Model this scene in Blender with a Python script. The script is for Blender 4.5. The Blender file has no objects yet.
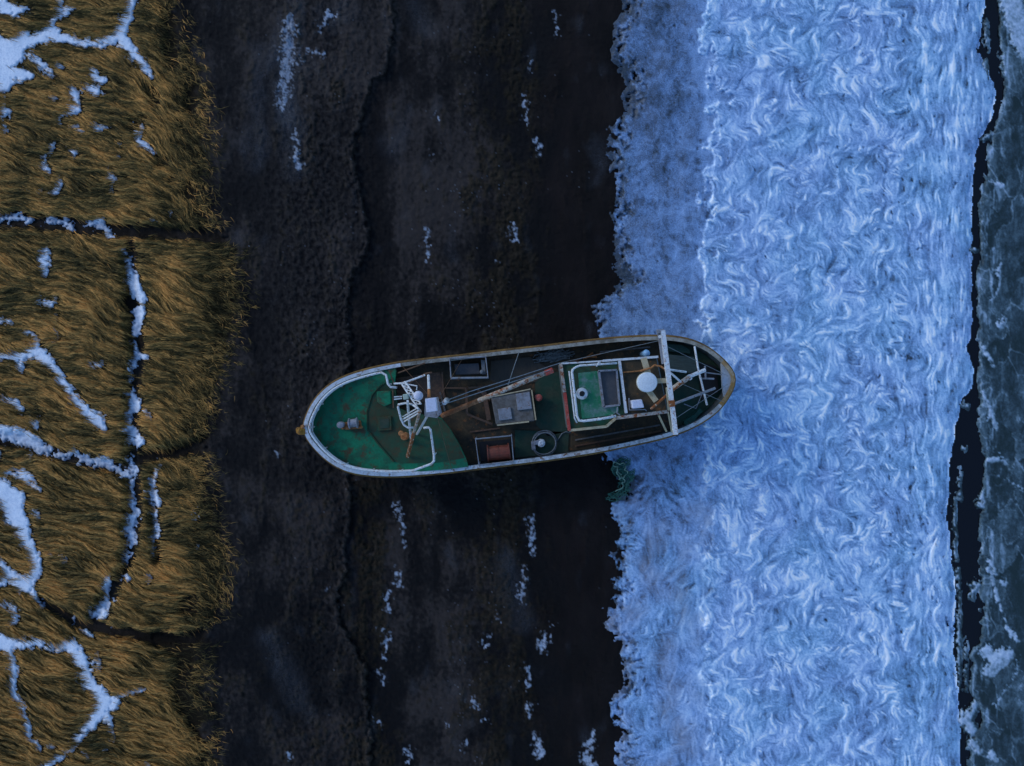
import bpy, math, random
import numpy as np
random.seed(7)
rng = np.random.default_rng(11)
C = bpy.context.scene.collection
S = 0.06                 # metres per pixel on the ground
H = 40.96                # height of the drone
R = math.radians

def W(px, py, z=0.0):    # a measured point of the photograph at a given height, in metres
    k = S * (1 - z / H)
    return np.array([(px - 512) * k, (383 - py) * k, z])

# ------------------------------------------------------------------ noise
def _hash(ix, iy, seed):
    h = (ix.astype(np.int64) * 374761393 + iy.astype(np.int64) * 668265263 + seed * 982451653) & 0xffffffff
    h = ((h ^ (h >> 13)) * 1274126177) & 0xffffffff
    return ((h ^ (h >> 16)) & 0xffff) / 65535.0 * 2 * math.pi

def perlin(x, y, seed=0):
    x = np.asarray(x, dtype=np.float64); y = np.asarray(y, dtype=np.float64)
    ix = np.floor(x); iy = np.floor(y); fx = x - ix; fy = y - iy
    ux = fx * fx * fx * (fx * (fx * 6 - 15) + 10); uy = fy * fy * fy * (fy * (fy * 6 - 15) + 10)
    def g(a, b):
        t = _hash(ix + a, iy + b, seed)
        return np.cos(t) * (fx - a) + np.sin(t) * (fy - b)
    n0 = g(0, 0) * (1 - ux) + g(1, 0) * ux
    n1 = g(0, 1) * (1 - ux) + g(1, 1) * ux
    return (n0 * (1 - uy) + n1 * uy) * 1.45

def fbm(x, y, oct=4, seed=0, gain=0.5):
    a = 1.0; s = 0; t = 0
    for k in range(oct):
        s = s + a * perlin(x * 2 ** k, y * 2 ** k, seed + k * 17); t += a; a *= gain
    return s / t * 1.6

def sst(a, b, x):
    t = np.clip((x - a) / (b - a), 0, 1)
    return t * t * (3 - 2 * t)

def gauss(x, s): return np.exp(-(x / s) ** 2)

def strokes(px, py, lines):
    """signed field: > 0 inside a stroke (pixels), a stroke = [(x, y, half width), ...]"""
    out = np.full(px.shape, -60.0)
    for ln in lines:
        if len(ln) == 1: ln = [ln[0], (ln[0][0] + .1, ln[0][1] + .1, ln[0][2])]
        for (x0, y0, w0), (x1, y1, w1) in zip(ln[:-1], ln[1:]):
            m = (px > min(x0, x1) - 34) & (px < max(x0, x1) + 34) & (py > min(y0, y1) - 34) & (py < max(y0, y1) + 34)
            if not m.any(): continue
            qx = px[m]; qy = py[m]; dx = x1 - x0; dy = y1 - y0
            t = np.clip(((qx - x0) * dx + (qy - y0) * dy) / (dx * dx + dy * dy + 1e-9), 0, 1)
            d = (w0 + (w1 - w0) * t) - np.hypot(qx - x0 - t * dx, qy - y0 - t * dy)
            out[m] = np.maximum(out[m], d)
    return out

def lic(noise, vx, vy, n, step=1.0):
    """line integral convolution: streaks of noise drawn out along a flow"""
    h, w = noise.shape
    jj, ii = np.mgrid[0:h, 0:w].astype(np.float64)
    acc = noise.copy(); cnt = 1.0
    for sgn in (1, -1):
        x = ii.copy(); y = jj.copy(); ovx = vx; ovy = vy
        for k in range(n):
            xi = np.clip(np.rint(x), 0, w - 1).astype(np.int32); yi = np.clip(np.rint(y), 0, h - 1).astype(np.int32)
            x += sgn * vx[yi, xi] * step; y += sgn * vy[yi, xi] * step
            xi = np.clip(np.rint(x), 0, w - 1).astype(np.int32); yi = np.clip(np.rint(y), 0, h - 1).astype(np.int32)
            wgt = 0.5 + 0.5 * math.cos(math.pi * k / n)
            acc += noise[yi, xi] * wgt; cnt += wgt
    a = acc / cnt
    return (a - a.mean()) / a.std()

def blur(a, n=1):
    for _ in range(n):
        a = (np.roll(a, 1, 0) + np.roll(a, -1, 0) + 2 * a) / 4
        a = (np.roll(a, 1, 1) + np.roll(a, -1, 1) + 2 * a) / 4
    return a

# ------------------------------------------------------------------ mesh helpers
def mesh_np(name, verts, quads, mat, attrs=None, parent=None):
    me = bpy.data.meshes.new(name)
    n = len(verts); q = len(quads)
    me.vertices.add(n); me.vertices.foreach_set('co', np.ascontiguousarray(verts, dtype=np.float32).ravel())
    me.loops.add(q * 4); me.loops.foreach_set('vertex_index', np.ascontiguousarray(quads, dtype=np.int32).ravel())
    me.polygons.add(q); me.polygons.foreach_set('loop_start', np.arange(0, q * 4, 4, dtype=np.int32))
    me.polygons.foreach_set('loop_total', np.full(q, 4, dtype=np.int32))
    me.polygons.foreach_set('use_smooth', np.ones(q, dtype=bool))
    me.update(calc_edges=True)
    for k, v in (attrs or {}).items():
        a = me.attributes.new(k, 'FLOAT', 'POINT'); a.data.foreach_set('value', np.ascontiguousarray(v, dtype=np.float32).ravel())
    me.materials.append(mat)
    o = bpy.data.objects.new(name, me); C.objects.link(o)
    if parent: o.parent = parent
    return o

def axis(a, b, step, lo, hi):
    core = np.arange(a, b + step * .5, step)
    l = []; x = a; d = step * 4
    while x > lo: x -= d; d *= 1.3; l.append(x)
    r = []; x = b; d = step * 4
    while x < hi: x += d; d *= 1.3; r.append(x)
    return np.array(l[::-1]), core, np.array(r)

def sheet(name, PX, PY, Z, mat, attrs, keep=None):
    k = S * (1 - Z / H)
    k = np.where((np.abs(PX - 512) > 900) | (np.abs(PY - 383) > 900), S, k)
    V = np.stack([(PX - 512) * k, (383 - PY) * k, Z], -1).reshape(-1, 3)
    h, w = PX.shape
    idx = np.arange(h * w).reshape(h, w)
    q = np.stack([idx[:-1, :-1], idx[1:, :-1], idx[1:, 1:], idx[:-1, 1:]], -1)
    if keep is not None:
        m = keep[:-1, :-1] | keep[1:, :-1] | keep[1:, 1:] | keep[:-1, 1:]
        q = q[m]
    q = q.reshape(-1, 4)
    used = np.zeros(h * w, bool); used[q.ravel()] = True
    remap = np.cumsum(used) - 1
    A = {a: v.reshape(-1)[used] for a, v in attrs.items()}
    return mesh_np(name, V[used], remap[q], mat, A)

# ------------------------------------------------------------------ materials
class NT:
    def __init__(s, name):
        s.m = bpy.data.materials.new(name); s.m.use_nodes = True
        s.t = s.m.node_tree; s.b = s.t.nodes['Principled BSDF']
    def n(s, typ, ins=None, **kw):
        nd = s.t.nodes.new(typ)
        for k, v in kw.items(): setattr(nd, k, v)
        for k, v in (ins or {}).items():
            if isinstance(v, bpy.types.NodeSocket): s.t.links.new(v, nd.inputs[k])
            else: nd.inputs[k].default_value = v
        return nd
    def attr(s, name): return s.n('ShaderNodeAttribute', attribute_name=name).outputs['Fac']
    def coord(s, sc=None):
        o = s.n('ShaderNodeTexCoord').outputs['Object']
        if sc: o = s.n('ShaderNodeMapping', {'Vector': o, 'Scale': sc}).outputs[0]
        return o
    def noise(s, scale, vec=None, detail=4, rough=.55, dist=0):
        return s.n('ShaderNodeTexNoise', {'Vector': vec or s.coord(), 'Scale': scale, 'Detail': detail, 'Roughness': rough, 'Distortion': dist}).outputs['Fac']
    def rng(s, v, a, b, c=0., d=1.):
        return s.n('ShaderNodeMapRange', {'Value': v, 'From Min': a, 'From Max': b, 'To Min': c, 'To Max': d}).outputs[0]
    def mix(s, f, a, b):
        nd = s.n('ShaderNodeMix', data_type='RGBA')
        for i, v in ((0, f), (6, a), (7, b)):
            if isinstance(v, bpy.types.NodeSocket): s.t.links.new(v, nd.inputs[i])
            else: nd.inputs[i].default_value = v if i == 0 else (*v, 1)
        return nd.outputs[2]
    def math(s, op, a, b=0.):
        nd = s.n('ShaderNodeMath', operation=op)
        for i, v in ((0, a), (1, b)):
            if isinstance(v, bpy.types.NodeSocket): s.t.links.new(v, nd.inputs[i])
            else: nd.inputs[i].default_value = v
        return nd.outputs[0]
    def out(s, col, rough=.8, spec=.2, bump=None, bstr=.3, bdist=.05, metal=0):
        for k, v in (('Base Color', col), ('Roughness', rough)):
            if isinstance(v, bpy.types.NodeSocket): s.t.links.new(v, s.b.inputs[k])
            else: s.b.inputs[k].default_value = (*v, 1) if k == 'Base Color' else v
        if isinstance(spec, bpy.types.NodeSocket): s.t.links.new(spec, s.b.inputs['Specular IOR Level'])
        else: s.b.inputs['Specular IOR Level'].default_value = spec
        s.b.inputs['Metallic'].default_value = metal
        if bump is not None:
            bn = s.n('ShaderNodeBump', {'Height': bump, 'Strength': bstr, 'Distance': bdist})
            s.t.links.new(bn.outputs[0], s.b.inputs['Normal'])
        return s.m

def worn(name, base, worncol, scale=3., lo=.5, hi=.62, rust=None, rlo=.6, rhi=.68, rough=.55, spec=.4, rscale=None, seed=0, stretch=None):
    t = NT(name); co = t.coord(stretch or (1, 1, 1))
    if seed: co = t.n('ShaderNodeMapping', {'Vector': co, 'Location': (seed * 3.7, seed * 1.3, seed)}).outputs[0]
    scale *= 2.2; rscale = rscale * 2 if rscale else None
    n1 = t.noise(scale, co, 7, .72)
    c = t.mix(t.rng(n1, lo, hi), base, worncol)
    n3 = t.noise(scale * 5, co, 5, .7)
    c = t.mix(t.rng(n3, .35, .7, 0., .55), c, tuple(x * .5 for x in base))
    c = t.mix(t.rng(t.noise(scale * .35, co, 5, .65), .48, .68, 0., .5), c, tuple(x * .6 + y * .3 for x, y in zip(worncol, base)))
    if rust:
        n2 = t.noise(rscale or scale * 1.7, t.n('ShaderNodeMapping', {'Vector': co, 'Location': (5, 9, 2)}).outputs[0], 8, .72)
        c = t.mix(t.rng(n2, rlo, rhi), c, rust)
    return t.out(c, rough, spec, n3, .25, .02)

# ------------------------------------------------------------------ measured outlines of the ground zones (pixels of the photograph)
GE = [(-400, 180), (0, 172), (50, 190), (100, 205), (150, 209), (200, 207), (228, 214), (250, 236), (300, 241), (350, 230), (400, 212), (430, 206), (450, 208), (480, 207), (520, 216), (560, 228), (600, 222), (640, 205), (700, 206), (766, 215), (1200, 200)]
SC1 = [(-400, 400), (0, 392), (45, 392), (60, 388), (72, 384), (80, 372), (110, 364), (150, 353), (182, 356), (230, 370), (250, 368), (275, 352), (300, 346), (340, 350), (500, 349), (520, 348), (545, 346), (575, 344), (590, 337), (615, 339), (635, 347), (655, 358), (668, 366), (690, 366), (766, 372), (1200, 380)]
IL = [(-400, 630), (0, 627), (10, 628), (20, 616), (40, 612), (60, 617), (72, 629), (90, 627), (112, 628), (120, 614), (150, 608), (162, 606), (172, 611), (200, 612), (230, 609), (262, 620), (280, 628), (288, 618), (296, 603), (305, 592), (335, 588), (400, 592), (455, 592), (466, 604), (475, 628), (488, 630), (500, 622), (504, 601), (515, 603), (522, 616), (550, 617), (580, 616), (605, 612), (615, 601), (630, 606), (645, 622), (668, 622), (690, 625), (703, 606), (720, 612), (735, 622), (750, 610), (766, 614), (1200, 610)]
IR = [(-400, 985), (0, 980), (30, 976), (50, 972), (72, 984), (95, 991), (118, 986), (132, 977), (150, 971), (200, 966), (250, 966), (300, 966), (340, 966), (346, 960), (370, 968), (388, 966), (400, 956), (430, 950), (470, 944), (520, 942), (560, 946), (600, 951), (640, 948), (680, 952), (720, 954), (766, 955), (1200, 950)]
FL = [(-400, 1000), (0, 999), (35, 999), (60, 1004), (90, 1006), (120, 997), (150, 990), (200, 981), (230, 979), (300, 979), (330, 978), (380, 980), (420, 979), (460, 984), (500, 982), (540, 978), (600, 983), (640, 980), (655, 972), (690, 972), (720, 985), (740, 970), (766, 968), (1200, 970)]
def prof(tab, py):
    t = np.array(tab, float); return np.interp(py, t[:, 0], t[:, 1])
SNOW = [
 [(-10,55,14),(-50,74,9),(-95,66,12),(-150,90,8),(-190,80,8)], [(-50,74,8),(-62,120,5),(-50,150,4)], [(133,-15,6),(140,-60,5),(120,-100,7),(128,-150,5)], [(58,-10,5),(50,-60,6),(70,-110,4)], [(-10,428,8),(-60,420,7),(-120,440,9),(-180,430,7)], [(-8,642,10),(-60,660,8),(-110,640,6),(-170,655,8)], [(52,761,4),(30,800,6),(48,850,8),(30,910,6)], [(110,800,4),(118,850,5),(100,900,4)], [(-70,250,5),(-75,300,7),(-60,350,4)], [(-120,500,6),(-100,560,8),(-120,600,5)], [(-60,780,5),(-90,830,7)],
 [(-10,45,14),(10,55,14),(20,40,10),(35,42,6),(50,32,9),(60,38,6),(85,43,4),(105,42,5),(120,33,8),(128,12,6),(133,-15,6)],
 [(120,35,6),(128,48,7),(140,62,5),(148,70,4),(152,76,2)], [(48,28,5),(58,10,5),(60,-10,5)], [(60,14,4),(72,8,3)],
 [(-5,70,16),(5,80,10),(0,88,8)], [(5,72,8),(20,75,8),(30,75,4)], [(30,55,4),(45,68,4),(52,75,3)], [(55,62,2),(60,67,2)],
 [(-5,0,8),(5,8,8),(15,10,7),(26,8,3)], [(-30,55,18),(-8,60,14)],
 [(92,73,6),(100,80,5)], [(85,87,4),(97,90,5),(103,92,2)], [(72,90,6),(75,102,6),(68,110,5),(77,110,4)], [(51,98,4.5)],
 [(60,116,3),(60,126,2)], [(3,112,7)], [(3,130,5),(8,129,3)], [(73,127,3),(80,131,2.5)], [(92,126,3.5),(97,128,3.5),(107,127,2)],
 [(140,129,3.5),(136,136,4),(143,146,3.5),(153,153,2.5)], [(118,146,2.5)], [(119,157,2.5)], [(73,152,3.5),(69,153,3)],
 [(52,145,4.5),(46,155,2.5),(44,165,4),(48,173,2.5)], [(59,183,5),(54,192,4)], [(41,190,2)], [(109,169,2.3),(113,181,3.8),(109,190,3)], [(25,190,3)],
 [(170,213,2.8)], [(152,219,2)], [(-10,220,5),(20,218,4),(30,222,4)], [(50,221,4),(65,222,4.5),(72,228,3)], [(88,225,3),(100,222,6),(107,232,5),(115,236,2)], [(42,250,3),(48,252,3)],
 [(42,258,7),(44,270,6)], [(38,296,3),(40,304,2),(48,305,3.5),(55,299,3)], [(55,315,2),(52,328,2),(56,338,3)], [(-5,318,4),(12,322,2)],
 [(24,330,2),(33,335,3),(35,345,5),(20,358,6),(-5,355,4)], [(20,360,5),(23,372,3)], [(35,350,8),(50,363,5),(62,380,5),(75,400,5),(85,413,6),(98,420,7),(103,428,5)],
 [(-5,395,3),(15,401,3),(20,408,5)], [(38,412,2)], [(34,424,5)], [(90,362,2),(99,364,4)], [(88,345,2)],
 [(-10,428,8),(20,437,9),(40,447,7),(55,454,4),(65,455,5),(72,451,4),(85,460,5),(105,462,6),(118,470,5),(128,476,5)], [(-5,455,6)], [(28,455,4)],
 [(125,252,3),(130,275,6),(135,290,8),(143,300,4),(138,315,6),(137,333,5)], [(134,345,4),(137,355,5),(145,358,4)], [(137,355,5),(130,370,5),(130,380,3)],
 [(131,393,5),(134,405,6),(127,415,4),(130,430,7),(138,440,6),(127,441,5)], [(144,410,2),(150,417,3)], [(130,455,3),(134,470,4),(130,490,3),(134,508,5)],
 [(160,466,1.5),(153,480,5),(151,495,5),(158,505,4.5)], [(5,473,3),(20,473,5),(30,480,4),(38,490,3)], [(-5,487,11),(12,500,13),(14,515,11),(22,528,8),(25,540,7),(33,555,6),(35,570,7),(25,587,7),(8,573,6),(-5,558,4)],
 [(32,592,4),(42,605,2.5)], [(8,575,6),(-5,585,4)], [(35,514,5)], [(64,558,3)], [(50,555,2.5)], [(42,535,2)],
 [(-5,603,2.5),(10,605,4),(15,612,4.5),(13,624,4)], [(-8,642,10),(15,643,6),(35,643,5),(55,648,4),(70,644,8),(80,660,8),(86,680,8),(97,692,9),(102,702,9),(110,706,7),(117,702,5)],
 [(102,702,9),(92,722,7),(80,735,5),(70,748,4),(52,761,4)], [(115,700,5),(128,694,3),(142,689,2.5)], [(97,655,4),(99,667,3),(90,670,3)], [(85,630,3),(90,637,2)], [(106,715,6),(114,740,2)],
 [(8,650,6),(13,670,6),(10,692,5),(22,705,3.5),(25,722,4.5),(28,738,4),(38,748,3)], [(50,748,4)], [(40,767,4)], [(85,757,3)], [(105,750,3.5)],[(147,765,4)],
 [(135,514,7),(128,525,7),(131,540,4),(125,560,3.5)], [(155,512,4),(155,530,4),(153,545,4),(155,557,2)], [(107,578,6),(105,595,6),(101,612,7),(93,614,5)],
 [(127,577,3.5)], [(146,578,4.5)], [(115,600,2)], [(85,630,2)], [(196,546,2)], [(196,515,3)], [(85,510,2)], [(75,619,2)],[(117,632,2)]]
DITCH = [[(-400,215,5),(0,219,6),(70,224,6),(120,230,6),(200,234,5),(245,238,7)], [(128,240,3),(130,300,7),(137,360,5),(130,400,5),(132,450,5),(132,520,6),(125,565,4),(105,600,5),(90,620,3)],
 [(-200,425,5),(20,440,6),(60,455,4),(130,472,5)], [(132,458,5),(165,452,5.5),(195,446,6),(230,438,9)], [(40,600,2),(75,622,4),(130,634,4.5),(170,640,4.5),(215,634,7)], [(150,470,2),(155,560,2)]]
DARK = [[(150,88,4),(152,100,5)],[(190,92,6),(188,105,5)],[(160,160,6)],[(167,178,3)],[(187,188,7)],[(125,178,3)],[(185,605,10),(190,600,4)],[(160,640,8),(185,655,9),(175,690,6),(200,730,8)],[(170,60,5),(172,20,8)],[(140,118,4),(130,125,3)]]
FROST = [[(290,12,4),(296,30,6),(290,50,7),(300,60,5),(286,75,6),(285,100,7)], [(330,15,5),(318,30,3)], [(295,130,3),(297,165,5)], [(303,50,4),(325,55,3)],
 [(538,142,2),(539,154,2.6)], [(514,226,2.4),(514,238,3)], [(436,115,1.5),(437,121,1.2)], [(435,157,1.5)], [(427,230,1.6),(428,262,1)], [(498,262,1.6)],
 [(397,505,2),(402,528,1.5),(405,545,1.5)], [(396,572,3),(399,585,3)], [(388,592,2.5),(388,608,3.5)], [(382,628,3)], [(389,635,2),(384,655,2)], [(379,672,2),(383,682,1.5)],
 [(380,723,2.5)], [(409,750,2),(409,762,2.5)], [(497,618,1.5)], [(484,644,3)], [(488,635,1.8)], [(474,704,3),(471,698,2)], [(448,724,2)], [(485,720,1.6)], [(465,740,2)], [(461,748,1.6)],
 [(531,518,2),(532,550,3)], [(524,568,2),(521,600,2.5)], [(545,637,4),(543,648,4)], [(551,622,1.4)], [(528,665,2),(528,685,2.4)], [(529,705,1.5),(529,717,1.5)], [(537,740,4),(540,755,5)], [(592,735,4),(586,760,5),(595,770,5)], [(289,20,9),(287,60,11),(283,105,8)],
 [(530,60,1.2),(532,70,1.2)], [(524,95,1.5),(526,120,1)], [(556,15,1.5),(556,35,1)],[(290,756,2)],[(279,455,1.6)],[(326,588,1.4)],[(345,430,0)]]

# ------------------------------------------------------------------ GROUND (mud shore, ditches, meadow soil)
lx, cx_, rx = axis(-170, 1160, 1.0, -9000, 9000)
ly, cy_, ry = axis(-160, 926, 1.0, -9000, 9000)
X = np.concatenate([lx, cx_, rx]); Y = np.concatenate([ly, cy_, ry])
PX, PY = np.meshgrid(X, Y)
fine = ((PX > -175) & (PX < 1165) & (PY > -165) & (PY < 931)).astype(float)
w1 = fbm(PX / 30, PY / 30, 4, 3) * fine; w2 = fbm(PX / 9, PY / 9, 3, 5) * fine
edge = prof(GE, PY) - PX + w1 * 9 + w2 * 7               # > 0 in the meadow
mead = sst(-4, 10, edge)
dit = strokes(PX + w2 * 3, PY + w2 * 3, DITCH); dk = strokes(PX + w2 * 5, PY + w2 * 5, DARK)
ditm = sst(-5, 2, dit) * mead
sc = PX - prof(SC1, PY) + w2 * 3.5 + w1 * 3              # > 0 right of the scarp
fade = 1 - gauss(PY - 400, 90) * .6
scarp = sst(-1.0, 1.6, sc)
BL = strokes(PX + w1 * 10, PY + w1 * 12, [[(262,50,6),(258,90,7),(256,160,8)],[(398,125,4),(392,150,5)],[(415,5,6),(424,30,7)],[(290,20,10),(285,100,12),(294,170,8)],[(345,10,10),(330,20,8)],[(270,640,8),(300,700,12)],[(455,690,4)],[(505,560,9),(520,620,8)],[(600,150,6),(595,180,5)]])
big = fbm(PX / 120, PY / 120, 4, 21); mid = fbm(PX / 40, PY / 55, 4, 22); stre = fbm(PX / 16, PY / 60, 4, 23)
weedz = gauss(PX - 505, 42) * .9 + gauss(PX - 372, 22) * .9 * (PY > 480) + gauss(PX - 290, 50) * .35
weed = sst(-.25, .5, stre * .8 + mid * .6 + fbm(PX / 7, PY / 9, 3, 29) * .5 - .58 + weedz)
wet = sst(520, 560, PX + mid * 26 + big * 18) * sst(-4, 10, 640 - PX)
ridge = sst(-14, 0, sc) * (1 - scarp)
rough_l = gauss(PX - 310, 48) * sst(520, 420, PY + 0) + ridge
lump = fbm(PX / 5, PY / 6, 4, 25, .65)
fr = strokes(PX + w2 * 4, PY + w2 * 4, FROST)
brk = fbm(PX / 3.5, PY / 4.5, 3, 28)
fine3 = fbm(PX / 1.8, PY / 2.2, 3, 128, .7)
tl = gauss(PX - 290, 30) * gauss(PY - 60, 90)
frost = sst(-1.0, 4.5, fr + lump * 2.4 + brk * 5.0 - .3 - 4.5 * tl + fine3 * (2.0 + 4.0 * tl)) * fine * (.95 - .40 * tl)
speck = sst(.76, .95, perlin(PX / 1.7, PY / 1.9, 77) * .9 + mid * .18 + .14 * gauss(PX - 470, 60) + .1 * rough_l) * fine
dust = sst(.25, 1.0, fbm(PX / 26, PY / 44, 4, 31) * .8 + gauss(PX - 287, 16) * gauss(PY - 60, 80) * .9) * .35
Z = mead * (.22 + w1 * .04) - ditm * .34 - mead * sst(-4, 2, dk) * .1
Z = Z + (1 - mead) * (.30 - .22 * scarp * (0.35 + .65 * fade) + big * .05 + mid * .06 + lump * (.040 + .05 * gauss(PX - 330, 45) + .04 * weed) * (1 - .6 * wet) + .03 * stre + .012 * w2 - .04 * wet + .05 * ridge * (.5 + lump) + weed * .03 * (1 + lump))
Z = Z - sst(600, 660, PX) * .35 - sst(930, 980, PX) * .6
tuss = ditm
ns = NT('shore mud'); m = ns
f1 = m.noise(3.2, None, 8, .7); f2 = m.noise(22, None, 5, .65); f3 = m.noise(.55, m.coord((1, .5, 1)), 6, .6)
mudc = m.mix(m.rng(f3, .35, .68), (.0085, .0076, .0074), (.025, .0205, .0185))
mudc = m.mix(m.rng(f1, .42, .75, 0, .75), mudc, (.050, .040, .035))
weedc = m.mix(m.rng(f1, .35, .65), (.0070, .0062, .0036), (.034, .025, .0120))
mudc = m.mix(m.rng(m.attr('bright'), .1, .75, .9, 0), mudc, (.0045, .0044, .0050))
mudc = m.mix(m.rng(m.attr('bright'), .55, 1., 0, .5), mudc, (.060, .048, .043))
c = m.mix(m.math('MULTIPLY', m.attr('weed'), .9), mudc, weedc)
wetc = m.mix(m.rng(f3, .4, .65), (.0065, .0048, .0045), (.0135, .0095, .009))
c = m.mix(m.math('MULTIPLY', m.attr('wet'), .92), c, wetc)
c = m.mix(m.rng(m.attr('scarp_shade'), 0, 1, 0, .9), c, (.004, .004, .004))  # shade at the scarp foot, painted as a near-black line
c = m.mix(m.math('MULTIPLY', m.attr('ridge'), m.rng(f2, .35, .65, .05, .6)), c, (.085, .07, .062))  # lighter mottled mud, plus the scarp's lit edge painted in
c = m.mix(m.math('MULTIPLY', m.attr('dust'), m.rng(f2, .38, .62)), c, (.12, .13, .15))
soil = m.mix(m.rng(f2, .4, .65), (.008, .0065, .003), (.032, .020, .008))
c = m.mix(m.attr('meadow'), c, soil)
c = m.mix(m.attr('frost'), c, m.mix(m.rng(f2, .3, .6), (.22, .27, .36), (.55, .62, .72)))
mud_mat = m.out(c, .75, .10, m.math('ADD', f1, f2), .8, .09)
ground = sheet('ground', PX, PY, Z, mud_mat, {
    'weed': weed * (1 - mead) * (.75 + .25 * big), 'wet': wet, 'scarp_shade': gauss(sc - 1.2 + lump * 2, 1.5 + .8 * mid) * fade * fine * (PX < 460), 'ridge': np.clip(rough_l * (.45 + lump * 1.2) + .9 * gauss(sc + 2.0, 1.7) * sst(-.35, .5, brk) * fine * (PX < 460) * fade, 0, 1),
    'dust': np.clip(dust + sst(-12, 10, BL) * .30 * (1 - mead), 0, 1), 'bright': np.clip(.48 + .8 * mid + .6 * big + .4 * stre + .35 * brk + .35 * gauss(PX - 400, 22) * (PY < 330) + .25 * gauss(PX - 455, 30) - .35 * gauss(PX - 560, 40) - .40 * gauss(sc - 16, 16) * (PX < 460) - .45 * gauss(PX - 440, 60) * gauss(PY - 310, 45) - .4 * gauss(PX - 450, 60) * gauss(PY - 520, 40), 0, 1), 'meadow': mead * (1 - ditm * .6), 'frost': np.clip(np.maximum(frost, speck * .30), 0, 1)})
ground['kind'] = 'structure'
def gz(px, py):
    i = np.clip(np.searchsorted(X, px), 0, len(X) - 1); j = np.clip(np.searchsorted(Y, py), 0, len(Y) - 1)
    return Z[j, i]

# ------------------------------------------------------------------ SNOW lying in the meadow
gx = np.arange(-169, 262, 1.0); gy = np.arange(-159, 926, 1.0)
SX, SY = np.meshgrid(gx, gy)
sw = fbm(SX / 7, SY / 7, 4, 41, .6); sl = fbm(SX / 18, SY / 18, 3, 42)
sf = strokes(SX + sw * 2.4 + sl * 2.5, SY + fbm(SX / 7, SY / 7, 3, 43) * 2.4, SNOW)
sf = sf + .2 + sw * 4.6 + fbm(SX / 3.2, SY / 3.2, 3, 47, .6) * 1.8
inditch = sst(-6, 3, strokes(SX, SY, DITCH))
scat = fbm(SX / 4, SY / 4, 3, 49, .6) * 6 - 3.6 + np.clip(sf, -9, 0) * .22
sf = np.maximum(sf, np.where(sf > -14, scat, -9))
sf = sf - inditch * (1.0 + 3.2 * fbm(SX / 4.5, SY / 4.5, 3, 48, .6))
jj = np.clip(np.searchsorted(Y, SY), 0, len(Y) - 1); ii = np.clip(np.searchsorted(X, SX), 0, len(X) - 1)
base = Z[jj, ii]
sz = base + np.clip(sf * .022, -.05, .07) + .02 * np.clip(sf, 0, 4) / 4 * (1 + sw) + sst(-.5, 2, sf) * inditch * .04
t = NT('meadow snow')
f = t.noise(9, None, 6, .65); f2 = t.noise(40, None, 3, .6)
c = t.mix(t.rng(t.attr('thin'), 0, 1), (.80, .86, .93), (.12, .16, .24))
c = t.mix(t.rng(f, .45, .72, 0, .5), c, (.36, .46, .60))
c = t.mix(t.rng(f2, .6, .75, 0, .5), c, (.85, .88, .92))
snow_mat = t.out(c, .7, .15, t.math('ADD', f, f2), .4, .04)
snow = sheet('snow', SX, SY, sz, snow_mat, {'thin': np.clip(inditch * (.25 + sw * .8) + sst(2.0, -.5, sf) * .75, 0, 1)}, keep=sf > -2.0)
snow['kind'] = 'structure'

# ------------------------------------------------------------------ GRASS: matted blades drawn along a flow
def gflow(px, py):
    a = -18 + 24 * fbm(px / 70, py / 55, 2, 51) + 26 * fbm(px / 22, py / 16, 2, 52)
    fan = sst(150, 240, px)
    for y0, k in ((228, 1), (440, 1), (632, 1)):
        a = a - 26 * gauss(py - y0 + 34, 40) * fan + 20 * gauss(py - y0 - 30, 34) * fan
    a = a - 22 * gauss(px - 180, 60) * gauss(py - 80, 70)
    return np.radians(a)
ang = gflow(SX, SY)
vx = np.cos(ang); vy = -np.sin(ang)
gl1 = lic(blur(rng.standard_normal(SX.shape), 2), vx, vy, 12)
gl2 = lic(rng.standard_normal(SX.shape), vx, vy, 8)
gl = np.clip((gl1 * .75 + gl2 * .5) * .33 + .5, 0, 1)
NB = 690000
bx = rng.uniform(-166, 258, NB); by = rng.uniform(-156, 922, NB)
outf = (bx < -22) | (by < -18) | (by > 784)
def samp(F, x, y):
    i = np.clip(np.rint(x - gx[0]), 0, len(gx) - 1).astype(int); j = np.clip(np.rint(y - gy[0]), 0, len(gy) - 1).astype(int)
    return F[j, i]
eg = prof(GE, by) - bx + 10 * fbm(bx / 14, by / 9, 3, 61) + 3
clump = fbm(bx / 6, by / 5, 2, 62)
keep = (rng.uniform(size=NB) < sst(-12, 16, eg + clump * 12) * (.35 + .65 * sst(20, 50, eg + clump * 18)))
keep &= (samp(sf, bx, by) < -1.2) | ((rng.uniform(size=NB) < .10) & (samp(sf, bx, by) < 2.2))
dd = strokes(bx, by, DITCH) + clump * 3.5; keep &= (dd < -2.5) | ((rng.uniform(size=NB) < .2) & (dd < 0))
d2 = strokes(bx, by, DARK) + clump * 4; keep &= (d2 < -2) | (rng.uniform(size=NB) < .12)
keep &= ~outf | (rng.uniform(size=NB) < .5)
bx = bx[keep]; by = by[keep]; eg = eg[keep]; outf = outf[keep]; NB = len(bx)
L = rng.uniform(5, 12, NB) * (1 - .35 * sst(30, 0, eg)); wd = rng.uniform(.22, .55, NB) * np.where(outf, 1.7, 1)
tone = samp(gl, bx, by)
patch = fbm(bx / 45, by / 40, 3, 63)
edgeol = sst(60, 10, eg)
tval = np.clip(.37 + .42 * sst(.2, .8, tone) + rng.normal(0, .17, NB) + patch * .34 - edgeol * .22, 0, 1)  # straw to olive at random, with crest highlights and gap shade painted in
arch = rng.uniform(.02, .09, NB); NP = 4
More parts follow.
